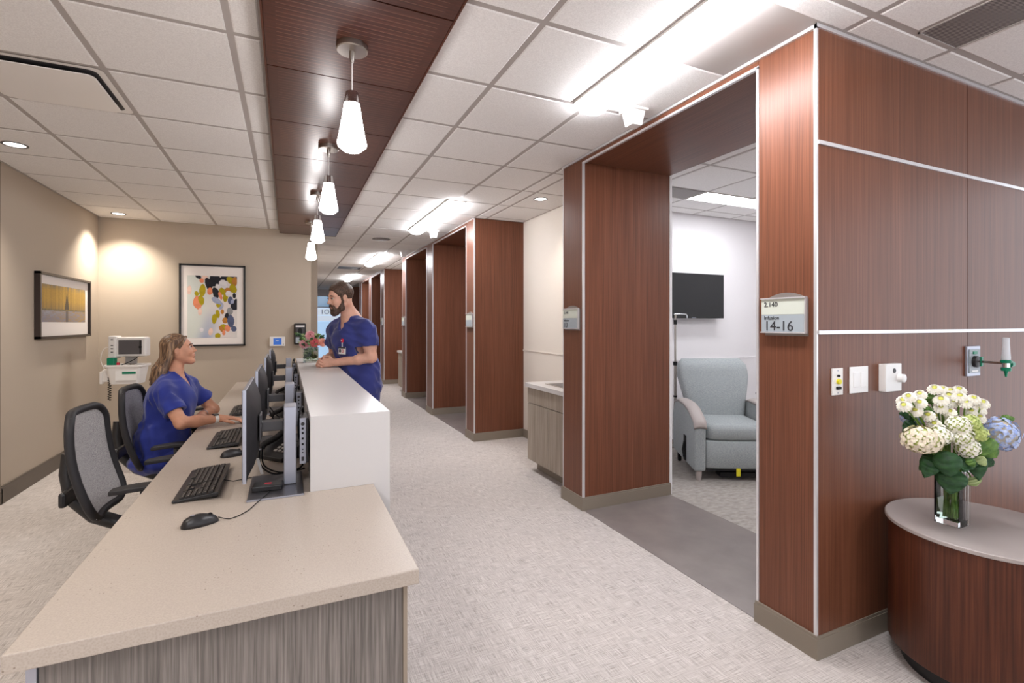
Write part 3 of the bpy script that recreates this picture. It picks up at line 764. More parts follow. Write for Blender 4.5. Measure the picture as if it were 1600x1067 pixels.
part(MB().cbox((0, 0, 0), .012, .002, .075, Matrix.Rotation(-.25, 3, 'Y')), 'label_strip', 'white_plastic', o)

# ================================================================== TASK CHAIRS
def chair(label, loc, rz):
    o = thing('task_chair', label, 'chair', loc, rz, 'mesh task chairs at the desk')
    def bx(v): return -.235-.10*v-.03*math.sin(PI*v)          # lean of the back
    def bk(u, v, off=0, s=1):
        y = (u-.5)*.45*s*(1-.10*abs(2*v-1)**3); z = .51+v*.50
        return (bx(v)-.035*(1-(2*u-1)**2)+off, y, z)
    # frame ring
    ring = []
    for cu, cv, a0 in ((.8, .84, 0), (.2, .84, 90), (.2, .16, 180), (.8, .16, 270)):
        for k in range(9):
            a = math.radians(a0+k*90/8); ring.append(bk(cu+.2*math.cos(a), cv+.16*math.sin(a)))
        if a0 in (0, 180): ring += [bk(q if a0 == 0 else 1-q, 1 if a0 == 0 else 0) for q in (.7, .6, .5, .4, .3)]
        else: ring += [bk(0 if a0 == 90 else 1, q if a0 == 90 else 1-q) for q in (.74, .62, .5, .38, .26)]
    ring.append(ring[0])
    part(MB().tube(ring, .019, 10, cap=False), 'back_frame', 'soft_black', o, smooth='all')
    m_ = MB(); m_.slab(13, 13, lambda u, v: bk(.025+.95*u, .02+.96*v, .004), lambda u, v: (-.008, 0, 0))
    part(m_, 'back_mesh', 'mesh_fabric', o, smooth=True)
    part(MB().tube([(-.415, 0, .80), (-.42, 0, .7), (-.40, 0, .58), (-.31, 0, .48), (-.17, 0, .41), (-.05, 0, .405)], [.025, .03, .033, .035, .035, .03], 10), 'back_support', 'black_plastic', o, smooth=True)
    part(MB().cbox((-.375, 0, .62), .03, .36, .07), 'lumbar_bar', 'black_plastic', o, bevel=.012)
    s_ = MB()
    def st_(u, v):
        x = -.2+.46*u; y = (v-.5)*.47
        e = (1-(2*u-1)**6)*(1-(2*v-1)**6)
        return (x, y, .425+.055*e**.5-.02*max(0, u-.75)*4*.3)
    s_.slab(15, 15, st_, lambda u, v: (0, 0, -.03-.02*(1-(2*u-1)**4)*(1-(2*v-1)**4)))
    part(s_, 'seat', 'seat_taupe', o, smooth=True)
    part(MB().box(-.16, .16, -.14, .14, .36, .4), 'seat_pan', 'black_plastic', o, bevel=.01)
    for sgn in (-1, 1):
        y = sgn*.265
        a = part(MB().tube([(-.02, y*.8, .39), (-.03, y, .41), (-.03, y, .52), (-.01, y, .65)], [.018, .022, .026, .03], 8), 'armrest', 'black_plastic', o, smooth=True)
        pd = MB(); pd.slab(11, 5, lambda u, v: (-.17+.3*u, y+(v-.5)*.085*(1-.35*(2*u-1)**4), .672+.012*math.sin(PI*u)), lambda u, v: (0, 0, -.022))
        p = part(pd, 'arm_pad', 'soft_black', a, smooth=True); bev(p, .006)
        part(MB().box(-.055, .03, y-.012, y+.012, .5, .655), 'arm_bracket', 'charcoal', a, bevel=.006)
    part(MB().lathe([(.03, .08), (.03, .24), (.022, .25), (.022, .37)], n=18), 'column', 'black_plastic', o, smooth=True)
    hub = MB().lathe([(.045, .06), (.05, .075), (.04, .11)], n=18)
    part(hub, 'hub', 'black_plastic', o, smooth=True)
    for k in range(5):
        a = 2*PI*k/5+.3; c, s = math.cos(a), math.sin(a)
        lg = part(MB().tube([(.03*c, .03*s, .09), (.16*c, .16*s, .085), (.29*c, .29*s, .07)], [.022, .02, .014], 8), 'base_leg', 'black_plastic', o, smooth=True)
        part(MB().lathe([(.026, -.022), (.029, -.015), (.029, .015), (.026, .022)], (.29*c, .29*s, .0295), 18, Matrix.Rotation(a, 3, 'Z') @ Matrix.Rotation(PI/2, 3, 'X')).cbox((.29*c, .29*s, .055), .02, .02, .03), 'caster', 'rubber', lg, smooth=True)
    return o
CA = math.radians(-2)
c1 = chair('empty grey mesh task chair closest to the desk end', (-.56, 3.07, 0), CA)
dup(c1, (-.585, 3.95, 0), CA, 'grey mesh task chair that the woman in scrubs sits on')
dup(c1, (-.60, 4.92, 0), CA+.15, 'task chair mostly hidden beyond the seated woman')
# ================================================================== ON THE BEIGE WALLS
def vprint(name, W, H, nx, ny, fn, parent, M, org):
    me = bpy.data.meshes.new(name); vs = []; fs = []; cs = []
    for j in range(ny):
        for i in range(nx):
            u, v = i/(nx-1), j/(ny-1); vs.append(tuple(M @ Vector((u*W, v*H, 0))-Vector(org))); cs.append(fn(u, v))
    for j in range(ny-1):
        for i in range(nx-1): fs.append((j*nx+i, j*nx+i+1, (j+1)*nx+i+1, (j+1)*nx+i))
    me.from_pydata(vs, [], fs); at = me.color_attributes.new('print', 'FLOAT_COLOR', 'POINT')
    at.data.foreach_set('color', np.array([(*c, 1) for c in cs], dtype=np.float32).ravel())
    me.materials.append(MAT['print']); return put(name, me, parent)
rnd = random.Random(11)
def mixc(a, b, t_): t_ = max(0, min(1, t_)); return tuple(x+(y-x)*t_ for x, y in zip(a, b))
def blob_art():
    bl = []
    c = {'k': rgb(46, 46, 52), 'y': rgb(178, 160, 34), 'o': rgb(232, 144, 106), 'b': rgb(92, 100, 128), 'w': rgb(226, 222, 224), 'g': rgb(150, 150, 150), 't': rgb(190, 128, 60), 'p': rgb(240, 206, 190), 'l': rgb(166, 172, 196)}
    def e(x, y, rx, ry, a, k): bl.append((x, y, rx*1.15, ry*1.15, a, c[k]))
    for q in [(.22,.02,.05,.03,.3,'k'),(.35,.03,.06,.035,.2,'p'),(.28,.08,.04,.03,.3,'o'),(.55,.06,.11,.1,.5,'k'),(.42,.13,.06,.09,-.4,'k'),(.75,.03,.09,.04,0,'k'),(.93,.03,.09,.05,.2,'k'),
              (.72,.13,.09,.06,.3,'w'),(.86,.06,.07,.05,.4,'y'),(.95,.09,.05,.07,.2,'t'),(.92,.2,.07,.06,.6,'y'),(.8,.24,.06,.05,.2,'t'),(.7,.25,.06,.05,.5,'y'),(.3,.24,.055,.09,.25,'y'),(.18,.29,.04,.03,.4,'y'),
              (.2,.44,.07,.09,-.1,'o'),(.27,.39,.05,.07,-.3,'y'),(.45,.25,.05,.05,.3,'o'),(.56,.27,.055,.085,-.4,'k'),(.66,.32,.03,.06,-.4,'o'),(.76,.34,.045,.065,.1,'y'),(.86,.39,.045,.06,.3,'b'),(.94,.31,.03,.04,0,'k'),(.92,.42,.05,.04,.4,'l'),(.98,.46,.04,.08,0,'k'),
              (.93,.5,.06,.04,.6,'k'),(.85,.57,.06,.05,.4,'g'),(.78,.65,.035,.05,.4,'k'),(.75,.72,.05,.04,.2,'t'),(.87,.73,.06,.09,.1,'b'),(.94,.86,.05,.04,.1,'b'),(.6,.61,.035,.06,-.3,'y'),(.53,.69,.045,.07,.1,'y'),(.66,.48,.05,.05,.3,'l'),(.62,.46,.04,.05,.8,'y'),(.7,.58,.03,.035,0,'t'),
              (.72,.84,.07,.05,.2,'y'),(.8,.85,.05,.05,.4,'o'),(.68,.86,.06,.03,.7,'t'),(.73,.92,.03,.04,0,'o'),(.6,.97,.05,.04,0,'y'),(.25,.58,.035,.05,0,'p'),(.04,.24,.04,.06,0,'p'),(.46,.9,.04,.05,.3,'p'),(.28,.87,.035,.03,.2,'w'),(.58,.4,.1,.04,.4,'l'),(.82,.28,.05,.04,0,'w'),(.6,.16,.04,.03,.6,'w')]: e(*q)
    def f(u, v):
        x, y = u, 1-v
        n_ = math.sin(9*x+4*y)*.5+math.sin(15*y-6*x)*.5
        bg = mixc(rgb(226, 216, 212), rgb(212, 216, 208), .5+.5*math.sin(5*x+1))
        bg = mixc(bg, rgb(150, 160, 190), max(0, (y-.45)*1.5*math.exp(-((x-.36-(1-y)*.35)/.16)**2))+.06*n_)
        for (cx_, cy_, rx, ry, a, cc) in bl:
            dx, dy = x-cx_, (y-cy_); p, q = dx*math.cos(a)+dy*math.sin(a), -dx*math.sin(a)+dy*math.cos(a)
            d = (p/rx)**2+(q/ry)**2+.18*math.sin(31*x+17*y)
            if d < 1: bg = mixc(cc, tuple(.55*k for k in cc), .8*(d-.55) if d > .55 else .25*math.sin(40*q))
        return bg
    return f
o = thing('framed_artwork', 'tall black framed abstract leaf artwork on the back wall', 'picture', (-.88, BWY, 1.66)); og = (-.88, BWY, 1.66)
x0, x1, z0, z1 = -1.25, -.51, 1.135, 2.19
part(MB().box(x0, x0+.022, BWY-.035, BWY-.002, z0, z1).box(x1-.022, x1, BWY-.035, BWY-.002, z0, z1).box(x0, x1, BWY-.035, BWY-.002, z0, z0+.022).box(x0, x1, BWY-.035, BWY-.002, z1-.022, z1), 'frame', 'frame_black', o, org=og)
part(MB().box(x0+.02, x1-.02, BWY-.02, BWY-.012, z0+.02, z1-.02), 'mat_board', 'mat_board', o, org=og)
vprint('print', .555, .80, 150, 210, blob_art(), o, Matrix(((1,0,0,x0+.088),(0,0,-1,BWY-.0212),(0,1,0,z0+.11),(0,0,0,1))), og)
_r = np.random.RandomState(3); _col = _r.rand(400); _c2 = _r.rand(60); _n2 = _r.rand(90, 200)
def birch(u, v):
    a = _col[int(u*170)]; b_ = _c2[int(u*40)]; g = _n2[int(v*60), int(u*120)]
    if v > .35:
        c = mixc(rgb(212, 172, 92), rgb(172, 140, 82), .55*a+.35*b_+.3*(g-.5)); c = mixc(c, rgb(116, 108, 100), max(0, (.60-v)*2.4)*(.3+a*.9))
        if v > .86: c = mixc(c, rgb(120, 126, 124), (v-.86)*6*b_)
        w = .05*(.86-v)/.5
        if v < .86 and abs(u-.53) < w: c = mixc(rgb(92, 86, 80), c, .15)
    elif v > .31: c = mixc(rgb(118, 112, 100), rgb(156, 138, 96), g)
    else:
        r = _n2[int(v*180) % 90, int(u*25)]
        c = mixc(rgb(150, 146, 156), rgb(184, 150, 82), r*(.25+.8*u)); c = mixc(c, rgb(190, 190, 204), max(0, v-.1)*4*(1-u)*(1-r))
        if abs(u-.53) < .03: c = mixc(c, rgb(92, 88, 88), .6)
    return c
LXW = -2.07
o = thing('framed_photo', 'wide dark framed photo of golden birch trees on the left wall', 'picture', (LXW, 6.43, 1.6)); og = (LXW, 6.43, 1.6)
y0, y1, z0, z1 = 5.80, 7.06, 1.29, 1.905
part(MB().box(LXW+.002, LXW+.045, y0, y0+.022, z0, z1).box(LXW+.002, LXW+.045, y1-.022, y1, z0, z1).box(LXW+.002, LXW+.045, y0, y1, z0, z0+.022).box(LXW+.002, LXW+.045, y0, y1, z1-.022, z1), 'frame', 'frame_brown', o, org=og)
part(MB().box(LXW+.012, LXW+.02, y0+.02, y1-.02, z0+.02, z1-.02), 'mat_board', 'mat_board', o, org=og)
vprint('print', 1.06, .355, 150, 70, birch, o, Matrix(((0,0,1,LXW+.0212),(1,0,0,y0+.10),(0,1,0,z0+.155),(0,0,0,1))), og)
# sanitizer dispenser, wall panel
o = thing('sanitizer_dispenser', 'black and grey hand sanitizer dispenser on the back wall', 'dispenser', (.155, BWY, 1.28)); og = (.155, BWY, 1.28)
part(MB().box(.08, .232, BWY-.07, BWY-.001, 1.14, 1.43), 'back_shell', 'black_plastic', o, org=og, bevel=.012)
part(MB().box(.096, .216, BWY-.105, BWY-.07, 1.155, 1.41), 'cover', 'charcoal', o, org=og, bevel=.012)
part(MB().box(.1, .212, BWY-.1065, BWY-.1045, 1.38, 1.4), 'label_strip', 'white_plastic', o, org=og)
b = MB(); pts = [(.156+.026*math.cos(a), 1.31+(.03 if math.sin(a) > 0 else -.03)+.026*math.sin(a)) for a in [i*2*PI/24 for i in range(24)]]
b.prism(pts, .003, lambda u, v, w: (u, BWY-.1035-w, v)); part(b, 'window', 'rubber', o, org=og)
part(MB().box(.1, .212, BWY-.107, BWY-.104, 1.16, 1.24), 'lower_panel', 'sign_grey', o, org=og, bevel=.002)
o = thing('wall_panel', 'small white wall control panel with a blue screen', 'control panel', (-.125, BWY, 1.185)); og = (-.125, BWY, 1.185)
part(MB().box(-.22, -.032, BWY-.03, BWY-.001, 1.12, 1.25), 'case', 'white_plastic', o, org=og, bevel=.006)
part(MB().box(-.175, -.075, BWY-.0315, BWY-.0295, 1.14, 1.23), 'screen', 'blue_screen', o, org=og)
part(MB().box(-.145, -.11, BWY-.0325, BWY-.0315, 1.19, 1.2), 'screen_mark', 'white_plastic', o, org=og)
part(MB().cbox((-.05, BWY-.031, 1.145), .008, .003, .008), 'button', 'black_plastic', o, org=og)
# vital signs monitor on a roll stand
o = thing('vitals_cart', 'white vital signs monitor on a rolling basket stand in the corner', 'medical monitor', (-1.53, 6.5, 0), -.15)
part(MB().box(-.115, .165, -.06, .06, 1.08, 1.285), 'monitor_body', 'white_plastic', o, bevel=.018)
part(MB().box(-.175, -.1, -.075, .06, 1.06, 1.3), 'side_module', 'white_plastic', o, bevel=.015)
part(MB().box(-.085, .125, -.064, -.058, 1.105, 1.255), 'screen', 'vital_screen', o, bevel=.002)
part(MB().box(.107, .125, -.067, -.063, 1.11, 1.25), 'button_strip', 'black_plastic', o)
part(MB().lathe([(.013, 0), (.013, .015)], (.116, -.064, 1.18), 16, Matrix.Rotation(PI/2, 3, 'X')), 'dial', 'rubber', o, smooth=True)
f = MB()
for z in (1.26, 1.2, 1.165, 1.13): f.cbox((-.137, -.0765, z), .02, .004, .009)
part(f, 'ports', 'black_plastic', o, stuff=True)
part(MB().box(-.05, .05, .0, .04, 1.0, 1.08), 'bracket', 'grey_plastic', o, bevel=.006)
part(MB().tube([(.0, .03, .12), (.0, .03, 1.02)], .02, 14), 'pole', 'brushed', o, smooth=True)
# basket
b = MB()
def rr(w, d, z, r=.04, n=6):
    out = []
    for q, (sx_, sy_) in enumerate(((1, 1), (-1, 1), (-1, -1), (1, -1))):
        for k in range(n):
            a = q*PI/2+k*PI/2/(n-1); out.append((sx_*(w-r)+r*math.cos(a), sy_*(d-r)+r*math.sin(a), z))
    return out
RR = [rr(.13, .1, .80), rr(.155, .125, .975), rr(.172, .14, .98), rr(.172, .14, 1.0), rr(.145, .115, 1.0), rr(.125, .095, .83)]
n6 = len(RR[0]); fs = []
for j in range(len(RR)-1):
    for i in range(n6): fs.append((j*n6+i, j*n6+(i+1) % n6, (j+1)*n6+(i+1) % n6, (j+1)*n6+i))
fs += [tuple(range(n6))[::-1], tuple(range((len(RR)-1)*n6, len(RR)*n6))]
b.add([(x+.0, y-.06, z) for r in RR for x, y, z in r], fs); part(b, 'basket', 'white_plastic', o, smooth=True)
part(MB().box(-.06, .13, -.186, -.181, .84, .94), 'basket_label', 'white_gloss', o)
part(MB().box(.0, .12, -.188, -.185, .905, .93), 'label_stripe', 'green_plastic', o)
part(MB().box(-.15, -.08, -.16, -.09, .99, 1.075), 'sensor_holder', 'green_plastic', o, bevel=.01)
part(MB().cbox((-.05, -.15, 1.01), .02, .02, .03), 'connector', 'red_plastic', o)
part(MB().tube(spline([(-.02, -.15, 1.0), (.06, -.12, 1.04), (.08, -.02, 1.08)]), .004), 'lead', 'rubber', o, smooth=True)
part(MB().tube(spline([(-.16, 0, 1.18), (-.24, 0, 1.16), (-.26, -.02, 1.05), (-.22, -.04, .95)]), .004), 'cuff_hose', 'white_plastic', o, smooth=True)
part(MB().box(-.215, -.145, -.1, -.03, .82, .95), 'cuff_box', 'white_plastic', o, bevel=.01)
part(MB().box(-.235, -.205, -.11, -.06, .80, .93), 'probe_well', 'white_plastic', o, bevel=.008)
coil = [(-.13+.014*math.cos(i*1.1), -.14+.014*math.sin(i*1.1), .88-.0042*i) for i in range(60)]
part(MB().tube(coil, .004, 6), 'coiled_lead', 'rubber', o, smooth=True)
for k in range(5):
    a = 2*PI*k/5; lg = part(MB().tube([(0, .03, .13), (.25*math.cos(a), .03+.25*math.sin(a), .08)], .018, 8), 'base_leg', 'white_plastic', o, smooth=True)
    part(MB().lathe([(.03, -.012), (.03, .012)], (.25*math.cos(a), .03+.25*math.sin(a), .0305), 16, Matrix.Rotation(a, 3, 'Z') @ Matrix.Rotation(PI/2, 3, 'X')).cbox((.25*math.cos(a), .03+.25*math.sin(a), .06), .02, .02, .04), 'caster', 'rubber', lg, smooth=True)

# ================================================================== SIGNS ON THE WOOD PIERS
def sign(label, yl, yr, lines):
    og = (BX, (yl+yr)/2, 1.47); o = thing('room_sign', label, 'sign', og, 0, 'room signs on the wood piers')
    zt, zb = 1.545, 1.395; w = yl-yr
    b = MB(); arc = [(yl-.012-(w-.012)*i/14, 1.545+.028*math.sin(PI*i/14)) for i in range(15)]
    b.prism([(yl-.012, 1.378)]+arc+[(yr, 1.378)], .008, lambda u, v, q: (BX-q, u, v)); part(b, 'back_plate', 'sign_back', o, org=og)
    part(MB().box(BX-.019, BX-.012, yr+.004, yl, zb, (zb+zt)/2+.003), 'lower_insert', 'sign_grey', o, org=og)
    part(MB().box(BX-.019, BX-.012, yr+.004, yl, (zb+zt)/2+.004, zt), 'upper_insert', 'sign_pale', o, org=og)
    part(MB().box(BX-.024, BX-.008, yr, yl+.003, zt, zt+.006).box(BX-.024, BX-.008, yr, yl+.003, zb-.006, zb).box(BX-.022, BX-.008, yr, yr+.005, zb, zt), 'rail', 'alu', o, org=og)
    if lines:
        tx = MB()
        for s_, size, dy, z in lines: text_into(tx, s_, size, frame_negx((BX-.0195, yl-dy, z)), 0, .0008)
        part(tx, 'lettering', 'ink', o, org=og, stuff=True)
    return o
sign('room sign reading 14-16 on the closest wood pier', 1.636, 1.417, [('2.140', .032, .014, 1.51), ('Infusion', .025, .014, 1.4505), ('14-16', .064, .014, 1.4005)])
sign('room sign reading 13 beside the sink alcove', 3.486, 3.255, [('2.140', .03, .02, 1.508), ('Infusion', .024, .02, 1.4475), ('13', .056, .02, 1.4)])
sign('small blank looking room sign on the first pier of the middle block', 5.89, 5.67, [])
sign('small room sign on the last pier of the middle block', 9.72, 9.5, [])
sign('tiny room sign on the first pier of the far block', 12.15, 11.9, [])
# ================================================================== SINK CABINETS
def sinkcab(label, label2, y0, y1):
    og = (2.45, (y0+y1)/2, 0); o = thing('sink_cabinet', label, 'cabinet', og)
    part(MB().box(2.172, 2.705, y0, y1, .1, .81), 'body', 'pale_wood', o, org=og)
    part(MB().box(2.235, 2.705, y0, y1-.045, 0, .0995), 'toe_kick', 'base_taupe', o, org=og)
    part(MB().box(2.152, 2.171, y0+.004, y1-.003, .66, .806), 'drawer_front', 'pale_wood', o, org=og)
    n = 2; w = (y1-y0-.007)/n
    for i in range(n): part(MB().box(2.152, 2.171, y0+.004+i*w+.002, y0+.004+(i+1)*w-.002, .105, .654), 'door', 'pale_wood', o, org=og)
    s = thing('sink_counter', label2, 'countertop', (2.45, (y0+y1)/2, .811)); og = (2.45, (y0+y1)/2, .811)
    part(MB().box(2.13, 2.705, y0, y1+.02, .8105, .85), 'top', 'solid_white', s, org=og, bevel=.002)
    part(MB().box(2.25, 2.62, y0+.2, y1-.18, .849, .8525), 'sink_rim', 'brushed', s, org=og)
    part(MB().box(2.28, 2.59, y0+.23, y1-.21, .852, .8535), 'basin', 'silver_dark', s, org=og)
    part(MB().tube(spline([(2.65, (y0+y1)/2, .85), (2.65, (y0+y1)/2, 1.0), (2.6, (y0+y1)/2, 1.06), (2.52, (y0+y1)/2, 1.03)]), .012), 'tap', 'chrome', s, org=og, smooth=True)
sinkcab('pale woodgrain cabinet under the sink in the near alcove', 'white countertop with a steel sink in the near alcove', 3.53, 4.36)
sinkcab('pale cabinet in the alcove beyond the middle wood block', 'white countertop in the alcove beyond the middle wood block', 9.78, 10.6)
# ================================================================== ON THE PANELLED WALL
PY = 1.376
def plate(x0, x1, z0, z1, d): return MB().box(x0, x1, PY-d, PY, z0, z1)
og = (2.184, PY, 1.18); o = thing('socket_plate', 'narrow white wall plate with a yellow jack', 'wall plate', og)
part(plate(2.147, 2.221, 1.121, 1.238, .006), 'plate', 'white_plastic', o, org=og, bevel=.002)
part(MB().lathe([(.011, 0), (.011, .012), (.006, .012)], (2.184, PY-.005, 1.18), 18, Matrix.Rotation(PI/2, 3, 'X')), 'jack', 'yellow', o, org=og, smooth=True)
part(MB().lathe([(.005, 0), (.005, .01)], (2.184, PY-.005, 1.205), 12, Matrix.Rotation(PI/2, 3, 'X')), 'port', 'rubber', o, org=og)
part(MB().cbox((2.184, PY-.01, 1.152), .024, .01, .012), 'port', 'rubber', o, org=og)
for z in (1.228, 1.131): part(MB().cbox((2.184, PY-.007, z), .005, .002, .005), 'screw', 'silver', o, org=og)
og = (2.336, PY, 1.18); o = thing('light_switch', 'square white double switch plate in the middle of the wall controls', 'switch', og)
part(plate(2.271, 2.401, 1.122, 1.24, .006), 'plate', 'white_gloss', o, org=og, bevel=.002)
for x in (2.291, 2.345): part(MB().box(x, x+.036, PY-.009, PY-.006, 1.148, 1.214), 'rocker', 'white_gloss', o, org=og, bevel=.002)
og = (2.55, PY, 1.18); o = thing('thermostat', 'white dial thermostat beside the switch plate', 'thermostat', og)
part(plate(2.488, 2.612, 1.119, 1.247, .032), 'case', 'white_gloss', o, org=og, bevel=.003)
part(MB().lathe([(.02, 0), (.019, .022), (.013, .025), (0, .025)], (2.59, PY-.032, 1.18), 24, Matrix.Rotation(PI/2, 3, 'X'), cap=False), 'dial', 'white_gloss', o, org=og, smooth=True)
part(MB().lathe([(.011, 0), (.011, .003)], (2.552, PY-.031, 1.215), 20, Matrix.Rotation(PI/2, 3, 'X')), 'sensor', 'charcoal', o, org=og)
og = (3.305, PY, 1.235); o = thing('oxygen_outlet', 'steel medical gas outlet plate with green fittings', 'gas outlet', og)
part(plate(3.238, 3.372, 1.155, 1.313, .012), 'plate', 'silver', o, org=og, bevel=.003)
part(plate(3.252, 3.358, 1.172, 1.296, .016), 'inner_plate', 'sign_grey', o, org=og)
part(MB().cbox((3.305, PY-.018, 1.278), .04, .006, .016), 'latch', 'green_plastic', o, org=og, bevel=.003)
part(MB().lathe([(.03, 0), (.03, .018), (.02, .022)], (3.30, PY-.014, 1.232), 24, Matrix.Rotation(PI/2, 3, 'X')), 'socket_ring', 'black_plastic', o, org=og, smooth=True)
part(MB().cbox((3.325, PY-.03, 1.232), .022, .02, .05), 'adapter', 'green_plastic', o, org=og, bevel=.004)
part(MB().box(3.275, 3.335, PY-.0172, PY-.016, 1.178, 1.186), 'label_strip', 'white_gloss', o, org=og)
og = (3.30, PY-.13, 1.232); o = thing('flowmeter', 'clear oxygen flowmeter tube with green knob and nozzle', 'flowmeter', og)
fm = (3.305, PY-.14)
part(MB().tube([(3.32, PY-.04, 1.232), (*fm, 1.232)], .006, 10), 'inlet_pipe', 'brushed', o, org=og, smooth=True)
part(MB().lathe([(.017, 0), (.018, .02), (.014, .09), (.014, .12), (.01, .122)], (*fm, 1.24), 18), 'flow_tube', 'tube_frost', o, org=og, smooth=True)
part(MB().lathe([(.02, .0), (.022, .004), (.022, .012), (.018, .016)], (*fm, 1.233), 20).lathe([(.019, 0), (.021, .014), (.017, .018)], (*fm, 1.193), 20), 'collar', 'green_plastic', o, org=og, smooth=True)
part(MB().lathe([(.015, 0), (.015, .026)], (*fm, 1.21), 18), 'valve_body', 'chrome', o, org=og, smooth=True)
part(MB().lathe([(.004, 0), (.006, .015), (.01, .032)], (*fm, 1.163), 16), 'nozzle', 'green_plastic', o, org=og, smooth=True)
part(MB().lathe([(.008, 0), (.008, .012), (.017, .014), (.017, .04), (.013, .043)], (fm[0]+.014, fm[1], 1.226), 18, Matrix.Rotation(PI/2, 3, 'Y')), 'knob', 'green_plastic', o, org=og, smooth=True)
# ================================================================== TREATMENT ROOM
o = thing('television', 'black wall mounted television in the treatment room', 'television', (4.24, 4.39, 1.745)); og = (4.24, 4.39, 1.745)
part(MB().box(3.77, 4.71, 4.285, 4.315, 1.49, 2.005), 'bezel', 'black_plastic', o, org=og, bevel=.003)
part(MB().box(3.778, 4.702, 4.283, 4.286, 1.502, 1.997), 'screen', 'screen_black', o, org=og)
part(MB().box(4.21, 4.27, 4.282, 4.284, 1.493, 1.499), 'maker_mark', 'silver', o, org=og)
part(MB().box(4.0, 4.5, 4.315, 4.389, 1.6, 1.9), 'wall_bracket', 'black_plastic', o, org=og)
o = thing('iv_pole', 'slim chrome drip stand behind the recliner', 'drip stand', (3.885, 4.2, 0)); og = (3.885, 4.2, 0)
part(MB().tube([(3.885, 4.2, .06), (3.885, 4.2, 1.0)], .016, 12), 'lower_pole', 'brushed', o, org=og, smooth=True)
part(MB().tube([(3.885, 4.2, 1.0), (3.885, 4.2, 1.53)], .011, 12), 'upper_pole', 'brushed', o, org=og, smooth=True)
part(MB().lathe([(.022, 0), (.022, .04)], (3.885, 4.2, .97), 14).lathe([(.02, 0), (.02, .02)], (3.885, 4.2, .62), 14).lathe([(.018, 0), (.018, .05)], (3.885, 4.2, 1.42), 14), 'clamp', 'rubber', o, org=og, smooth=True)
part(MB().tube(spline([(3.87, 4.2, 1.53), (3.885, 4.2, 1.535), (4.0, 4.19, 1.535), (4.04, 4.19, 1.525), (4.045, 4.19, 1.49)]), .006), 'hook', 'chrome', o, org=og, smooth=True)
for k in range(5):
    a = 2*PI*k/5+.5; part(MB().tube([(3.885, 4.2, .09), (3.885+.18*math.cos(a), 4.2+.18*math.sin(a), .05)], .012, 8).sphere((3.885+.18*math.cos(a), 4.2+.18*math.sin(a), .0265), .026, 10), 'base_leg', 'brushed', o, org=og, smooth=True)
# recliner: local +x is its front, y across
o = thing('recliner', 'grey vinyl medical recliner with sculpted arms in the treatment room', 'recliner', (3.88, 3.53, 0), PI+math.radians(90-28)+.0)
def loft(sections, n=24, mi=0, e=.35):
    """sections: list of (cx,cy,cz,rx,ry) superellipse rings stacked along z or given axis"""
    b_ = MB(); vs = []
    for (c, ax, ay, r1, r2) in sections:
        for i in range(n):
            a = 2*PI*i/n; u = math.copysign(abs(math.cos(a))**e, math.cos(a)); w = math.copysign(abs(math.sin(a))**e, math.sin(a))
            vs.append(tuple(Vector(c)+Vector(ax)*u*r1+Vector(ay)*w*r2))
    fs_ = [tuple(range(n))[::-1]]
    for j in range(len(sections)-1):
        for i in range(n): fs_.append((j*n+i, j*n+(i+1) % n, (j+1)*n+(i+1) % n, (j+1)*n+i))
    fs_.append(tuple(range((len(sections)-1)*n, len(sections)*n)))
    b_.add(vs, fs_, mi); return b_
X_, Y_, Z_ = (1,0,0), (0,1,0), (0,0,1)
bk_ = []
for v in [i/11 for i in range(12)]:
    z = .40+.66*v; hw = .255+.095*min(1, v*1.4)**1.2-(.03*max(0, v-.88)/.12); x = -.20-.19*v
    th = .07+.02*math.sin(PI*v)-(.05 if v > .99 else 0)
    bk_.append(((x, 0, z), (1, 0, 0), Y_, th, hw if v < .99 else hw-.02))
part(loft(bk_, 32, e=.36), 'backrest', 'recliner', o, smooth='all')
part(loft([((.02, 0, .37), X_, Y_, .33, .275), ((.02, 0, .39), X_, Y_, .345, .285), ((.02, 0, .46), X_, Y_, .345, .285), ((.02, 0, .50), X_, Y_, .325, .27), ((.0, 0, .512), X_, Y_, .26, .22)], 32, e=.3), 'seat_cushion', 'recliner', o, smooth='all')
part(loft([((.325, 0, .11), X_, Y_, .03, .28), ((.33, 0, .13), X_, Y_, .035, .285), ((.33, 0, .355), X_, Y_, .035, .285), ((.325, 0, .365), X_, Y_, .03, .28)], 28, e=.3), 'footrest', 'recliner', o, smooth='all')
part(MB().box(-.3, .3, -.275, .275, .1, .36), 'body', 'charcoal', o)
for sg in (-1, 1):
    y = sg*.345
    a = MB(); prof = [(.38, .09), (.385, .5), (.35, .55), (.2, .625), (.05, .655), (-.15, .66), (-.3, .62), (-.36, .5), (-.36, .12)]
    a.prism(prof, .105, lambda u, v, w: (u, y-.0525+w, v)); ap = part(a, 'arm', 'recliner', o, bevel=.02)
    pd = MB(); pp = [(.39, .495), (.36, .552), (.2, .63), (.05, .662), (-.15, .668), (-.3, .63)]
    q = [Vector((u, 0, v)) for u, v in pp]
    pd.slab(6, 5, lambda u, v: (q[round(u*5)].x, y+(v-.5)*.115, q[round(u*5)].z+.012*(1-(2*v-1)**2)), lambda u, v: (0, 0, -.022))
    part(pd, 'arm_cap', 'arm_taupe', o, smooth='all')
    part(MB().lathe([(.022, .0), (.028, .05), (.03, .09)], (.335, y, 0), 18), 'foot', 'arm_taupe', o, smooth=True)
    part(MB().lathe([(.03, -.012), (.03, .012)], (-.3, y, .031), 18, Matrix.Rotation(PI/2, 3, 'X')).cbox((-.3, y, .075), .04, .03, .05), 'caster', 'rubber', o, smooth=True)
part(MB().tube([(.1, -.405, .3), (.1, -.42, .22), (.14, -.42, .16)], .012, 8).box(.06, .13, -.404, -.398, .12, .36), 'release_lever', 'rubber', o)
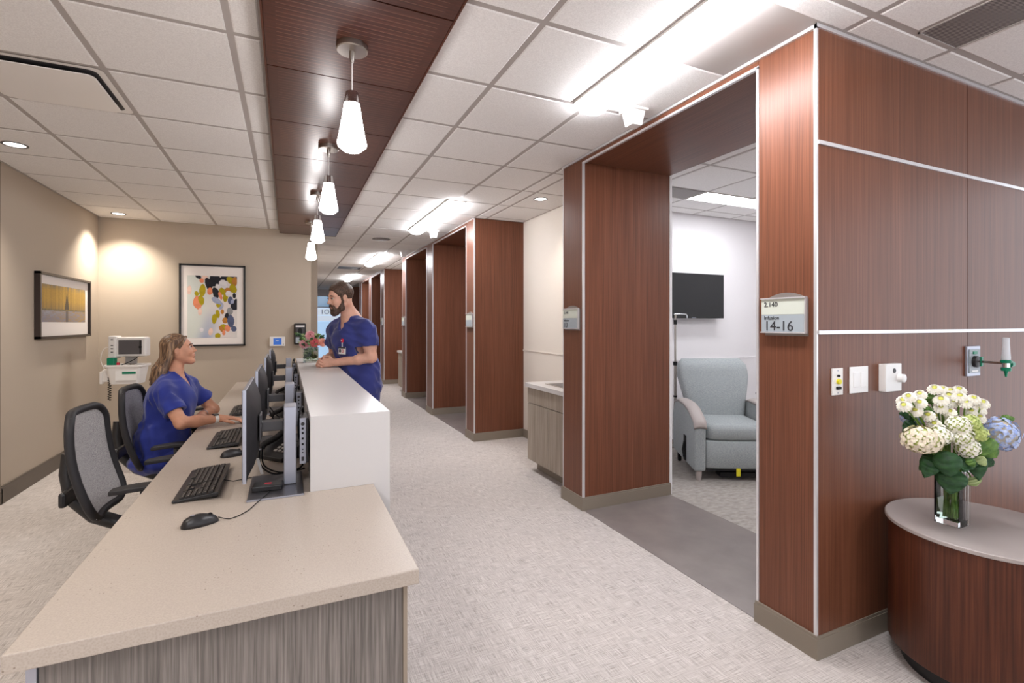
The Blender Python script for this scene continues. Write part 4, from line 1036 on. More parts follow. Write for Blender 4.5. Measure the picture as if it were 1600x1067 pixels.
part(MB().box(.33, .36, -.28, .28, .095, .112).box(.2, .33, -.15, .2, .03, .075), 'brake_bar', 'rubber', o)
part(MB().box(.361, .366, -.02, .015, .05, .12), 'hang_tag', 'yellow', o)
o = thing('side_tray', 'dark edge of a tray table beside the recliner', 'tray table', (4.62, 3.45, 0)); og = (4.62, 3.45, 0)
part(MB().box(4.4, 4.85, 3.3, 3.6, .70, .72), 'top', 'charcoal', o, org=og, bevel=.004)
part(MB().tube([(4.75, 3.45, .03), (4.75, 3.45, .7)], .02, 10), 'post', 'brushed', o, org=og, smooth=True)
part(MB().box(4.5, 4.85, 3.4, 3.5, 0, .03), 'base', 'charcoal', o, org=og)
# ================================================================== DRUM TABLE AND FLOWERS
TC = (2.60, 1.035); TZ = .605
o = thing('drum_table', 'round drum table with dark wood side and stone top against the wall', 'table', (*TC, 0)); og = (*TC, 0)
part(MB().lathe([(.322, TZ-.02), (.33, TZ-.016), (.33, TZ-.004), (.326, TZ)], (*TC, 0), 72), 'top', 'arm_taupe', o, org=og, smooth=True)
part(MB().lathe([(.318, .075), (.32, .078), (.32, TZ-.0205)], (*TC, 0), 72), 'drum', 'wood_dark', o, org=og, smooth=True)
part(MB().lathe([(.275, 0), (.275, .0745)], (*TC, 0), 48), 'plinth', 'black_plastic', o, org=og, smooth=True)
VX0, VX1, VY0, VY1 = 2.467, 2.557, 1.065, 1.15; VH = .225
def glassvase(name, label, x0, x1, y0, y1, z, h, wl, base=.02, th=.005):
    og = ((x0+x1)/2, (y0+y1)/2, z); o = thing(name, label, 'vase', og)
    b = MB(); A = [(x0,y0),(x1,y0),(x1,y1),(x0,y1)]; B = [(x0+th,y0+th),(x1-th,y0+th),(x1-th,y1-th),(x0+th,y1-th)]
    vs = [(x, y, z+.0005) for x, y in A]+[(x, y, z+h) for x, y in A]+[(x, y, z+h) for x, y in B]+[(x, y, z+base) for x, y in B]
    fs = [(3,2,1,0)]+[(i, (i+1)%4, (i+1)%4+4, i+4) for i in range(4)]+[(i+4, (i+1)%4+4, (i+1)%4+8, i+8) for i in range(4)]+[(i+8, (i+1)%4+8, (i+1)%4+12, i+12) for i in range(4)]
    b.add(vs, fs); part(b, 'glass', 'glass', o, org=og)
    part(MB().box(x0+th+.0005, x1-th-.0005, y0+th+.0005, y1-th-.0005, z+.001, z+base-.0005), 'glass_base', 'glass_base', o, org=og)
    w = MB().box(x0+th+.0004, x1-th-.0004, y0+th+.0004, y1-th-.0004, z+base+.0004, z+wl); part(w, 'water', 'water', o, org=og)
    return o
glassvase('flower_vase', 'tall square clear glass vase on the drum table', VX0, VX1, VY0, VY1, TZ, VH, .1)
VC = Vector(((VX0+VX1)/2, (VY0+VY1)/2, TZ))
frn = random.Random(5)
def leafmesh(a, tip, wd, up, mi=0, b=None, fold=.25, serr=True):
    """a heart-shaped folded leaf from a to tip"""
    b = b or MB(); a, tip = Vector(a), Vector(tip); d = tip-a; L = d.length; d.normalize(); sd = d.cross(Vector(up)).normalized(); nn = sd.cross(d).normalized()
    N = 16
    def f(u, v):
        w = wd*(math.sin(PI*min(1, v**.7))**.8) if 0 < v < 1 else 0
        x = (u-.5)*2
        return tuple(a+d*L*v+sd*w*x+nn*(-fold*w*x*x+.12*L*math.sin(PI*v)+.004*math.sin(22*v+2*abs(x))+.004*math.sin(5*v)))
    b.slab(9, N, f, lambda u, v: tuple(nn*-.0012), mi); return b
def stem_path(top, k):
    top = Vector(top); j = frn.uniform
    foot = VC+Vector((j(-.026, .026), j(-.022, .022), .026)); mouth = VC+Vector((max(-.034, min(.034, (top.x-VC.x)*.3+j(-.012, .012))), max(-.03, min(.03, (top.y-VC.y)*.35+j(-.01, .01))), VH))
    return spline([tuple(foot), tuple((foot+mouth)/2), tuple(mouth), tuple(mouth*.35+top*.65+Vector((0, 0, .015))), tuple(top)], 4)
def mum(top, r, k, label):
    o = thing('chrysanthemum', label, 'flower', top, 0, 'white button chrysanthemums in the tall vase')
    og = top; c = Vector(top)
    out = (c-(VC+Vector((0, 0, VH+.05)))).normalized(); out = (out*.5+Vector((-.75, -.4, .45))).normalized()
    R = out.to_track_quat('Z', 'Y').to_matrix(); b = MB()
    for ring, (n, rr_, zz, ln) in enumerate(((16, .96, -.002, .5), (14, .8, .006, .5), (11, .58, .011, .42))):
        for i in range(n):
            a = 2*PI*(i+.5*ring)/n+frn.uniform(-.06, .06); ca, sa = math.cos(a), math.sin(a); w = r*.17
            P = [(rr_*r*(1-ln)*ca-w*.5*sa, rr_*r*(1-ln)*sa+w*.5*ca, zz+.004), (rr_*r*(1-ln)*ca+w*.5*sa, rr_*r*(1-ln)*sa-w*.5*ca, zz+.004), (rr_*r*.85*ca+w*sa, rr_*r*.85*sa-w*ca, zz), (rr_*r*ca, rr_*r*sa, zz-.003), (rr_*r*.85*ca-w*sa, rr_*r*.85*sa+w*ca, zz)]
            b.add([tuple(R @ Vector(p)+c) for p in P], [(0, 1, 2, 3, 4)])
    b.sphere(tuple(c), (r*.5, r*.5, r*.35), 10, R=R)
    part(b, 'petals', 'petal_white', o, org=og)
    part(MB().sphere(tuple(c+R @ Vector((0, 0, .011))), (r*.3, r*.3, r*.14), 10, R=R), 'flower_eye', 'flower_eye', o, org=og, smooth=True)
    part(MB().tube(stem_path(tuple(c-out*.004), k), .0028, 6), 'stem', 'stem_green', o, org=og, smooth=True)
MUMS = [[2.265, 1.16, 1.121], [2.27, 1.143, 1.138], [2.344, 1.141, 1.143], [2.316, 1.128, 1.112], [2.249, 1.149, 1.103], [2.4, 1.117, 1.166], [2.491, 1.132, 1.157], [2.506, 1.112, 1.151], [2.534, 1.095, 1.156], [2.401, 1.096, 1.124], [2.483, 1.094, 1.109], [2.477, 1.068, 1.136], [2.486, 1.053, 1.112], [2.507, 1.036, 1.129], [2.552, 1.027, 1.111], [2.635, 1.068, 1.071], [2.466, 1.134, 1.076], [2.451, 1.138, 1.045], [2.489, 1.12, 1.048], [2.374, 1.106, 1.028], [2.479, 1.105, 1.134], [2.43, 1.08, 1.075], [2.52, 1.05, 1.075], [2.41, 1.1, 1.09], [2.36, 1.12, 1.06], [2.56, 1.04, 1.05], [2.31, 1.14, 1.08]]
for i, p in enumerate(MUMS): mum(tuple(p), .026+.004*frn.random(), i, 'small white button chrysanthemum with a yellow green eye in the tall bouquet')
def hydrangea(c, r, m_, label, name='hydrangea', sq_=.8, view=(-.75, -.45, .3)):
    og = tuple(c); o = thing(name, label, 'flower', og); c = Vector(c); b = MB(); n = 90
    V = Vector(view)
    for i in range(n):
        z = 1-2*(i+.5)/n; a = i*2.39996; s_ = math.sqrt(1-z*z); d = Vector((s_*math.cos(a), s_*math.sin(a), z))
        p = c+Vector((d.x*r, d.y*r, d.z*r*sq_))*frn.uniform(.9, 1.05); R = (d+Vector((frn.uniform(-.3, .3), frn.uniform(-.3, .3), frn.uniform(-.3, .3)))).to_track_quat('Z', 'Y').to_matrix(); f = r*.2*frn.uniform(.85, 1.15); t0 = frn.uniform(0, 1.5)
        for k in range(4):
            a = t0+k*PI/2; ca, sa = math.cos(a), math.sin(a); w = f*.5
            P = [(0, 0, 0), (f*.55*ca+w*sa, f*.55*sa-w*ca, f*.12), (f*ca+w*.45*sa, f*sa-w*.45*ca, f*.05), (f*ca-w*.45*sa, f*sa+w*.45*ca, f*.05), (f*.55*ca-w*sa, f*.55*sa+w*ca, f*.12)]
            b.add([tuple(R @ Vector(q)+p) for q in P], [(0, 1, 2, 3, 4)])
    part(b, 'florets', m_, o, org=og, stuff=True)
    part(MB().sphere(og, (r*.86, r*.86, r*sq_*.86), 14), 'flower_head', 'petal_green' if m_ != 'petal_blue' else 'petal_cream', o, org=og, smooth='all')
    part(MB().tube(stem_path(tuple(c-Vector((0, 0, r*.5))), 1), .0045, 6), 'stem', 'stem_green', o, org=og, smooth=True)
    return o
hydrangea((2.283, 1.104, .973), .066, 'petal_cream', 'big cream white hydrangea head low in the tall bouquet')
hydrangea((2.692, 1.028, .976), .066, 'petal_blue', 'big pale blue hydrangea head at the right of the bouquet', sq_=1.0)
hydrangea((2.399, 1.194, 1.035), .042, 'petal_blue', 'small blue hydrangea half hidden behind leaves')
STOCK = [[2.412, 1.045, 1.032], [2.423, 1.04, .986], [2.446, 1.03, .943], [2.345, 1.076, .992], [2.485, 1.012, .998], [2.457, 1.025, 1.041]]
SL = ['white stock blossom cluster near the bouquet centre, below the chrysanthemums', 'white stock blossom cluster in the middle of the bouquet', 'lowest white stock blossom cluster above the big leaf', 'white stock blossom cluster beside the cream hydrangea', 'green white stock cluster beside the blue hydrangea', 'green white stock cluster high on the right']
for i, p in enumerate(STOCK): hydrangea(p, .04 if i < 4 else .032, 'petal_white' if i < 4 else 'petal_green', SL[i], 'stock_flower', 1.0)
LEAVES = [((2.343, 1.055, .935), (2.335, 1.036, .835), .045, 'leaf_dark'), ((2.39, 1.055, .86), (2.36, 1.047, .765), .05, 'leaf_dark'), ((2.352, 1.094, .903), (2.291, 1.1, .825), .035, 'leaf_dark'), ((2.485, 1.012, .973), (2.529, .97, .905), .042, 'leaf_mid'), ((2.467, 1.009, .911), (2.477, .983, .877), .018, 'leaf_pale'), ((2.423, 1.018, .905), (2.42, .997, .877), .016, 'leaf_mid'), ((2.734, 1.041, 1.028), (2.767, 1.004, 1.038), .018, 'leaf_mid'), ((2.78, 1.032, .984), (2.79, 1.01, .923), .028, 'leaf_dark'), ((2.374, 1.172, 1.047), (2.295, 1.186, 1.064), .026, 'leaf_dark'), ((2.371, 1.174, 1.021), (2.307, 1.181, .99), .026, 'leaf_dark'), ((2.43, 1.147, 1.083), (2.377, 1.149, 1.07), .03, 'leaf_mid'), ((2.447, 1.15, 1.097), (2.418, 1.141, 1.145), .024, 'leaf_mid'), ((2.482, 1.035, .82), (2.479, 1.014, .79), .03, 'leaf_pale'), ((2.39, 1.1, .9), (2.30, 1.12, .85), .035, 'leaf_dark'), ((2.54, 1.03, .9), (2.583, 1.0, .86), .03, 'leaf_dark'), ((2.5, 1.03, .92), (2.46, 1.0, .82), .034, 'leaf_dark'), ((2.47, 1.05, .9), (2.40, 1.02, .86), .04, 'leaf_dark')]
o = thing('foliage_stems', 'dark green leafy stems filling the tall bouquet', 'foliage', tuple(VC+Vector((0, 0, VH)))); og = tuple(VC+Vector((0, 0, VH)))
for a, tp, w_, m_ in LEAVES:
    lf = part(leafmesh(a, tp, w_, (-.85, -.45, .3)), 'leaf', m_, o, org=og, smooth='all')
    part(MB().tube(stem_path(tuple(Vector(a)+(Vector(tp)-Vector(a))*.1), 0), .003, 5), 'stem', 'stem_green', lf, org=og, smooth=True)
# pink bouquet on the counter
glassvase('square_vase', 'square glass vase of greenery on the far counter end', .135, .275, 5.17, 5.31, CTZ, .15, .1, .012, .004)
VC = Vector((.205, 5.24, CTZ)); VH = .15
def gerbera(top, r, m_, label, off):
    og = tuple(top); o = thing('pink_flower', label, 'flower', og, 0, 'pink flowers on the counter'); c = Vector(top)
    out = Vector((off*.5, -1, .35)).normalized(); R = out.to_track_quat('Z', 'Y').to_matrix(); b = MB()
    for ring, (n, rr_, zz, tl) in enumerate(((18, 1, -.004, .1), (15, .82, .004, .25), (12, .6, .01, .4), (9, .38, .014, .5))):
        for i in range(n):
            a = 2*PI*(i+.5*ring)/n; ca, sa = math.cos(a), math.sin(a); w = r*.19*rr_**.5; rr2 = rr_*r
            P = [(.1*rr2*ca, .1*rr2*sa, zz), (.7*rr2*ca+w*sa, .7*rr2*sa-w*ca, zz+tl*.012), (rr2*ca+w*.4*sa, rr2*sa-w*.4*ca, zz+tl*.03), (rr2*ca-w*.4*sa, rr2*sa+w*.4*ca, zz+tl*.03), (.7*rr2*ca-w*sa, .7*rr2*sa+w*ca, zz+tl*.012)]
            b.add([tuple(R @ Vector(p)+c) for p in P], [(0, 1, 2, 3, 4)])
    part(b, 'petals', m_, o, org=og)
    part(MB().sphere(tuple(c+R @ Vector((0, 0, .014))), (r*.18, r*.18, r*.1), 10, R=R), 'flower_core', 'flower_core', o, org=og, smooth=True)
    part(MB().tube(stem_path(tuple(c-out*.005), 0), .004, 6), 'stem', 'stem_green', o, org=og, smooth=True)
gerbera((.150, 5.19, 1.232), .05, 'petal_pink', 'pale pink flower low on the left of the counter bouquet', -.4)
gerbera((.238, 5.17, 1.245), .049, 'petal_coral', 'coral pink flower in the middle of the counter bouquet', .1)
gerbera((.201, 5.215, 1.315), .048, 'petal_pink', 'pink flower at the top of the counter bouquet', 0)
gerbera((.312, 5.18, 1.245), .046, 'petal_peach', 'peach flower on the right of the counter bouquet', .6)
o = thing('greenery_sprigs', 'green leaf sprigs filling the square counter vase', 'foliage', tuple(VC+Vector((0, 0, VH)))); og = tuple(VC+Vector((0, 0, VH)))
for i in range(44):
    a = frn.uniform(0, 2*PI); rr_ = frn.uniform(.02, .1); z = CTZ+frn.uniform(.16, .27); p = Vector((VC.x+rr_*math.cos(a), VC.y+rr_*math.sin(a), z)); tp = p+Vector((math.cos(a)*.05, math.sin(a)*.05, frn.uniform(-.01, .04)))
    part(leafmesh(p, tp, .016, (0, -.8, .6)), 'leaf', frn.choice(['leaf_mid', 'leaf_dark', 'leaf_pale']), o, org=og, smooth='all')
for i in range(46):
    p = Vector((VC.x+frn.uniform(-.055, .055), VC.y+frn.uniform(-.055, .055), CTZ+frn.uniform(.03, .13))); tp = p+Vector((frn.uniform(-.02, .02), frn.uniform(-.01, .01), .03))
    tp.x = max(VC.x-.06, min(VC.x+.06, tp.x))
    part(leafmesh(p, tp, .015, (0, -.9, .3)), 'leaf', frn.choice(['leaf_mid', 'leaf_pale', 'leaf_dark']), o, org=og, smooth='all')
# ================================================================== PEOPLE
class Vol:
    """a signed-distance volume meshed with surface nets"""
    def __init__(s, lo, hi, h):
        s.lo = np.array(lo, float); s.h = h; s.n = (np.ceil((np.array(hi)-s.lo)/h)).astype(int)+1
        s.ax = [(s.lo[i]+h*np.arange(s.n[i])).astype(np.float32) for i in range(3)]
        s.F = np.full(tuple(s.n), .3, np.float32)
    def sub(s, lo, hi):
        a = np.clip(np.floor((np.array(lo)-s.lo)/s.h).astype(int), 0, s.n-1); b = np.clip(np.ceil((np.array(hi)-s.lo)/s.h).astype(int)+1, 1, s.n)
        sl = tuple(slice(a[i], max(b[i], a[i]+1)) for i in range(3))
        return sl, s.ax[0][sl[0]][:, None, None], s.ax[1][sl[1]][None, :, None], s.ax[2][sl[2]][None, None, :]
    def put(s, sl, d, k, op):
        f = s.F[sl]
        if op == 'u':
            if k > 0:
                h = np.clip(.5+.5*(f-d)/k, 0, 1); s.F[sl] = f*(1-h)+d*h-k*h*(1-h)
            else: s.F[sl] = np.minimum(f, d)
        else:
            d = -d
            if k > 0:
                h = np.clip(.5-.5*(f-d)/k, 0, 1); s.F[sl] = f*(1-h)+d*h+k*h*(1-h)
            else: s.F[sl] = np.maximum(f, d)
    def cone(s, a, b, ra, rb, k=.02, op='u'):
        a, b = np.array(a, float), np.array(b, float); m = max(ra, rb)+k+3*s.h
        sl, X, Y, Z = s.sub(np.minimum(a, b)-m, np.maximum(a, b)+m); d = b-a; L2 = max(1e-9, d@d)
        t_ = np.clip(((X-a[0])*d[0]+(Y-a[1])*d[1]+(Z-a[2])*d[2])/L2, 0, 1)
        D = np.sqrt((X-a[0]-t_*d[0])**2+(Y-a[1]-t_*d[1])**2+(Z-a[2]-t_*d[2])**2)-(ra+(rb-ra)*t_)
        s.put(sl, D.astype(np.float32), k, op); return s
    def chain(s, pts, rs, k=.015):
        for i in range(len(pts)-1): s.cone(pts[i], pts[i+1], rs[i], rs[i+1], k)
        return s
    def ell(s, c, r, R=None, k=.02, op='u'):
        c = np.array(c, float); r = np.array(r, float); m = r.max()+k+3*s.h
        sl, X, Y, Z = s.sub(c-m, c+m); x, y, z = X-c[0], Y-c[1], Z-c[2]
        if R is not None: x, y, z = (x*R[0][0]+y*R[1][0]+z*R[2][0], x*R[0][1]+y*R[1][1]+z*R[2][1], x*R[0][2]+y*R[1][2]+z*R[2][2])
        k0 = np.sqrt((x/r[0])**2+(y/r[1])**2+(z/r[2])**2); k1 = np.sqrt((x/r[0]**2)**2+(y/r[1]**2)**2+(z/r[2]**2)**2)+1e-6
        s.put(sl, (k0*(k0-1)/k1).astype(np.float32), k, op); return s
    def cut(s, c, n, rad, k=0.):
        """remove what lies on the +n side of the plane through c, within rad of c"""
        c = np.array(c, float); n = np.array(n, float)/np.linalg.norm(n); sl, X, Y, Z = s.sub(c-rad, c+rad)
        d = (X-c[0])*n[0]+(Y-c[1])*n[1]+(Z-c[2])*n[2]; q = np.sqrt((X-c[0])**2+(Y-c[1])**2+(Z-c[2])**2)-rad
        s.put(sl, np.maximum(-d, q).astype(np.float32), k, 's'); return s
    def vneck(s, top, vp, f, w0, w1=.004, L=.25):
        top, vp, f = np.array(top, float), np.array(vp, float), np.array(f, float); f /= np.linalg.norm(f)
        for i in range(15):
            t_ = i/14; c = top+(vp-top)*t_; w = w0+(w1-w0)*t_; s.cone(c+f*(w*.2), c+f*L, w, w, .002, 's')
        return s
    def folds(s, amp, seed, freq=22, zs=.45):
        r = np.random.RandomState(seed); X, Y, Z = s.ax[0][:, None, None], s.ax[1][None, :, None], s.ax[2][None, None, :]
        g = np.zeros_like(s.F)
        w1 = .035*np.sin(11*X+7*Z+1)+.03*np.sin(9*Y-6*Z)
        for i in range(5):
            v = r.normal(size=3)*np.array([1, 1, zs]); v /= np.linalg.norm(v); ph = r.uniform(0, 6.28)
            q = np.sin(freq*(.7+.25*i)*(v[0]*X+v[1]*Y+v[2]*Z+w1*1.6)+ph); g += (.5+.5*q)**1.6/(1+.25*i)
        s.F -= (amp*(g-1.0)).astype(np.float32); return s
    def mesh(s, name, m):
        F, h = s.F, s.h; n = F.shape; cs = tuple(k-1 for k in n); acc = np.zeros(cs+(3,), np.float32); cnt = np.zeros(cs, np.float32); ins = F < 0
        quads = []
        for ax in range(3):
            A = [slice(None)]*3; B = [slice(None)]*3; A[ax] = slice(0, -1); B[ax] = slice(1, None)
            ia, ib = ins[tuple(A)], ins[tuple(B)]; idx = np.argwhere(ia != ib)
            if len(idx) == 0: continue
            fa = F[tuple(A)][tuple(idx.T)]; fb = F[tuple(B)][tuple(idx.T)]; t_ = fa/(fa-fb)
            p = idx.astype(np.float32); p[:, ax] += t_; o1, o2 = [k for k in range(3) if k != ax]
            ok = (idx[:, o1] > 0) & (idx[:, o2] > 0) & (idx[:, o1] < n[o1]-1) & (idx[:, o2] < n[o2]-1)
            idx, p, fl_ = idx[ok], p[ok], ia[tuple(idx[ok].T)]
            cells = []
            for d1, d2 in ((-1, -1), (0, -1), (0, 0), (-1, 0)):
                c = idx.copy(); c[:, o1] += d1; c[:, o2] += d2; lin_ = np.ravel_multi_index(c.T, cs); cells.append(lin_)
                for q in range(3): np.add.at(acc[..., q].reshape(-1), lin_, p[:, q])
                np.add.at(cnt.reshape(-1), lin_, 1)
            Q = np.stack(cells, 1); flip = fl_ if ax != 1 else ~fl_
            Q[~flip] = Q[~flip][:, ::-1]; quads.append(Q)
        Q = np.concatenate(quads); used, inv = np.unique(Q, return_inverse=True); inv = inv.reshape(Q.shape)
        V = acc.reshape(-1, 3)[used]/cnt.reshape(-1)[used][:, None]; V = V*h+s.lo
        me = bpy.data.meshes.new(name); me.vertices.add(len(V)); me.vertices.foreach_set('co', V.astype(np.float32).ravel())
        me.loops.add(Q.size); me.loops.foreach_set('vertex_index', inv.astype(np.int32).ravel()); me.polygons.add(len(Q)); me.polygons.foreach_set('loop_start', np.arange(0, Q.size, 4, dtype=np.int32))
        me.update(calc_edges=True); me.validate(); me.polygons.foreach_set('use_smooth', np.ones(len(me.polygons), bool)); me.materials.append(MAT[m]); return me
def shift(me, org):
    me.transform(Matrix.Translation(-Vector(org))); return me
def smooth_mesh(me, it=1, f=.5):
    bm = bmesh.new(); bm.from_mesh(me)
    for _ in range(it): bmesh.ops.smooth_vert(bm, verts=bm.verts, factor=f, use_axis_x=True, use_axis_y=True, use_axis_z=True)
    bm.to_mesh(me); bm.free(); me.polygons.foreach_set('use_smooth', np.ones(len(me.polygons), bool)); return me
def frame(fwd):
    f = Vector(fwd).normalized(); l = Vector((0, 0, 1)).cross(f).normalized(); u = f.cross(l); return np.array([[f[i], l[i], u[i]] for i in range(3)])
class Head:
    def __init__(s, c, fwd, k): s.c = np.array(c); s.R = frame(fwd); s.k = k
    def p(s, x, y, z): return s.c+s.R @ (np.array([x, y, z])*s.k)
    def e(s, V, c, r, k=.02, op='u'): V.ell(s.p(*c), np.array(r)*s.k, s.R, k, op)
    def co(s, V, a, b, ra, rb, k=.015, op='u'): V.cone(s.p(*a), s.p(*b), ra*s.k, rb*s.k, k, op)
    def build(s, V, fem):
        s.e(V, (-.012, 0, .035), (.098, .077, .092)); s.e(V, (.028, 0, -.022), (.066, .060, .085), .03)
        for q in (-1, 1):
            s.co(V, (-.005, q*.052, -.045), (.062, q*.014, -.098), .026, .021, .03)
            s.e(V, (.058, q*.036, -.022), (.032, .026, .03), .02)
            s.co(V, (.079, q*.014, .032), (.068, q*.048, .03), .013, .011, .012)
            s.e(V, (.098, q*.032, .010), (.013, .019, .011), .010, 's')
            s.e(V, (-.004, q*.079, -.004), (.020, .009, .032), .006); s.e(V, (-.001, q*.087, 0), (.011, .004, .018), .004, 's')
        s.e(V, (.07, 0, -.103), (.024, .024, .019), .018)
        s.co(V, (.086, 0, .022), (.107, 0, -.018), .009, .0105, .010); s.e(V, (.108, 0, -.023), (.0125, .013, .0105), .008)
        for q in (-1, 1): s.e(V, (.099, q*.013, -.026), (.011, .009, .009), .006)
        s.e(V, (.084, 0, -.056), (.014, .027, .02), .012); s.co(V, (.094, -.016, -.056), (.094, .016, -.056), .0062, .0062, .006); s.co(V, (.091, -.015, -.067), (.091, .015, -.067), .007, .007, .006)
        s.co(V, (.1, -.02, -.0615), (.1, .02, -.0615), .0022, .0022, .002, 's')
    def eyes(s, parent, org, brow, fem):
        for q in (-1, 1):
            e = part(MB().sphere(tuple(s.p(.0805, q*.032, .0105)), .0105*s.k, 14), 'eye', 'eye_white', parent, org=org, smooth='all')
            part(MB().sphere(tuple(s.p(.0868, q*.032, .0105)), .0066*s.k, 10), 'iris', 'iris', e, org=org, smooth='all')
            part(MB().tube(spline([tuple(s.p(.094, q*.018, .031)), tuple(s.p(.094, q*.03, .036)), tuple(s.p(.082, q*.05, .03))], 4), [.002]+[.0038*s.k]*7+[.0015], 6), 'eyebrow', brow, parent, org=org, smooth='all')
            part(MB().tube(spline([tuple(s.p(.095, q*.02, .0135)), tuple(s.p(.0975, q*.032, .018)), tuple(s.p(.088, q*.045, .013))], 4), .0026*s.k, 5), 'upper_lid', 'lash', parent, org=org, smooth='all')
mat('lash', rgb(52, 36, 32), .6)
def hand(V, wrist, d, up, curl, L=.18, spread=.3, thumb=1, r=.0095, flat=1.0, kk=1.0, fists=None):
    """wrist point, direction d, palm normal -up; four bent fingers and a thumb from the palm's side"""
    w = np.array(wrist, float); d = np.array(d, float); d /= np.linalg.norm(d); up = np.array(up, float); up -= d*(up@d); up /= np.linalg.norm(up); sd = np.cross(up, d)*thumb
    pc = w+d*.052*kk
    V.ell(pc, (.05*kk, .041*kk, .0165*kk), np.stack([d, sd, up], 1), .015)
    V.cone(w-d*.02, w+d*.03*kk, .024*kk, .022*kk, .02)
    for i, (o_, ln, rr_) in enumerate(((.031, .92, 1.0), (.0105, 1.0, 1.0), (-.0105, .95, .97), (-.030, .76, .86))):
        b = w+d*(.092-.008*(i == 3)-.004*(i == 0))*kk+sd*o_*kk; dr = d+sd*o_*spread*6; dr /= np.linalg.norm(dr); a = .12; p = b-d*.02; pts = [p, b]
        for j, sg_ in enumerate((.042, .027, .022)):
            a += curl[j]; b = b+(dr*math.cos(a)-up*math.sin(a))*sg_*ln*kk; pts.append(b)
        V.chain(pts, [r*1.1*rr_*kk, r*1.08*rr_*kk, r*rr_*kk, r*.93*rr_*kk, r*.8*rr_*kk], .003)
    tb = w+d*.028*kk+sd*.03*kk-up*.004; t1 = tb+(d*.6+sd*.75-up*.2)*.036*kk; t2 = t1+(d*.95+sd*.15-up*.3)*.03*kk; t3 = t2+(d*.95-sd*.1-up*.4)*.022*kk
    V.chain([w+d*.02+sd*.012, tb, t1, t2, t3], [.016*kk, .014*kk, r*1.25*kk, r*1.12*kk, r*.9*kk], .006)
# ------------------------------------------------------------------ seated woman
OW = (-.72, 4.0, .47)
hd = Head((-.688, 4.085, 1.246), (.975, .02, .17), .86)
def A3(*p): return np.array(p, float)
V = Vol((-1.05, 3.6, .0), (.0, 4.5, 1.42), .0052)
hd.build(V, True)
V.cone(hd.p(-.022, 0, -.06), (-.708, 4.055, 1.06), .043, .046, .02)
V.cone((-.715, 4.055, 1.085), (-.71, 4.045, .97), .05, .10, .04); V.cone((-.73, 3.92, 1.0), (-.665, 4.16, 1.0), .045, .045, .035); V.ell((-.708, 4.035, .955), (.092, .14, .09), frame((.96, -.28, 0)), .04)
V.cone((-.72, 4.03, .92), (-.76, 4.0, .6), .10, .11, .05)
SR, ER, WR = A3(-.738, 3.862, .985), A3(-.622, 3.765, .793), A3(-.425, 3.885, .785)
V.chain([SR, ER], [.047, .039], .03); V.chain([ER, ER*.6+WR*.4, WR], [.038, .036, .024], .02)
hand(V, WR, A3(1, .06, -.02), A3(0, 0, 1), (.18, .30, .25), thumb=-1, kk=.92, spread=.12)
SL, EL, WL = A3(-.648, 4.205, .985), A3(-.505, 4.285, .79), A3(-.555, 4.10, .782)
V.chain([SL, EL], [.047, .038], .03); V.chain([EL, EL*.6+WL*.4, WL], [.037, .034, .023], .02)
hand(V, WL, A3(-.12, -1, -.03), A3(0, 0, 1), (.2, .35, .3), thumb=1, kk=.9, spread=.1)
for y in (3.91, 4.10):
    V.chain([A3(-.76, y, .54), A3(-.32, y+.0, .55), A3(-.28, y, .12), A3(-.2, y, .05)], [.08, .06, .045, .035], .03)
woman = put('person', shift(V.mesh('person', 'skin_w'), OW), None, OW)
tag(woman, 'seated woman in royal blue scrubs, hand on a mouse, looking up smiling', 'person')
# scrub top
V = Vol((-1.05, 3.6, .42), (-.3, 4.5, 1.15), .0055)
V.cone((-.715, 4.05, 1.075), (-.715, 4.045, .96), .064, .115, .05); V.cone((-.742, 3.905, .99), (-.66, 4.17, .99), .058, .058, .05)
for q in ((-.742, 3.905, 1.0), (-.66, 4.17, 1.0)): V.cone((-.718, 4.05, 1.075), q, .05, .05, .04)
V.ell((-.72, 4.025, .88), (.135, .185, .165), frame((.96, -.28, 0)), .06); V.ell((-.76, 4.0, .66), (.15, .20, .17), frame((.96, -.28, 0)), .07); V.ell((-.775, 3.995, .53), (.17, .215, .09), frame((.96, -.28, 0)), .05)
for S, E_, H_ in ((SR, ER, .66), (SL, EL, .60)):
    m_ = S+(E_-S)*H_; V.cone(S+A3(0, 0, -.012), m_+(E_-S)*.12, .058, .067, .04)
V.folds(.0062, 3, 62)
for S, E_, H_ in ((SR, ER, .66), (SL, EL, .60)):
    m_ = S+(E_-S)*H_; V.cut(m_, E_-S, .105); V.cone(m_-(E_-S)*.06, m_+(E_-S)*.2, .046, .054, .004, 's')
V.cut((-.72, 4.03, 1.122), (.12, 0, 1), .16, .006)
V.vneck((-.70, 4.05, 1.11), (-.655, 4.035, .995), (.96, -.28, .05), .06)
V.cone((-.712, 4.055, 1.08), (-.70, 4.05, 1.16), .054, .07, .004, 's')
part_top = put('scrub_top', shift(smooth_mesh(V.mesh('scrub_top', 'scrub')), OW), woman)
V = Vol((-1.05, 3.7, .0), (-.1, 4.35, .68), .008)
V.ell((-.775, 4.0, .54), (.15, .19, .085), frame((.96, -.28, 0)), .03)
for y in (3.91, 4.10): V.chain([A3(-.76, y, .545), A3(-.32, y, .555), A3(-.28, y, .1)], [.092, .078, .065], .03)
V.folds(.004, 8, 20); V.cut((-.28, 4.0, .1), (0, 0, -1), .2)
put('trousers', shift(smooth_mesh(V.mesh('trousers', 'scrub')), OW), woman)
for y in (3.91, 4.10): part(MB().sphere((-.22, y, .04), (.13, .045, .045), 14), 'shoe', 'shoe', woman, org=OW, smooth='all')
hd.eyes(woman, OW, 'lash', True)
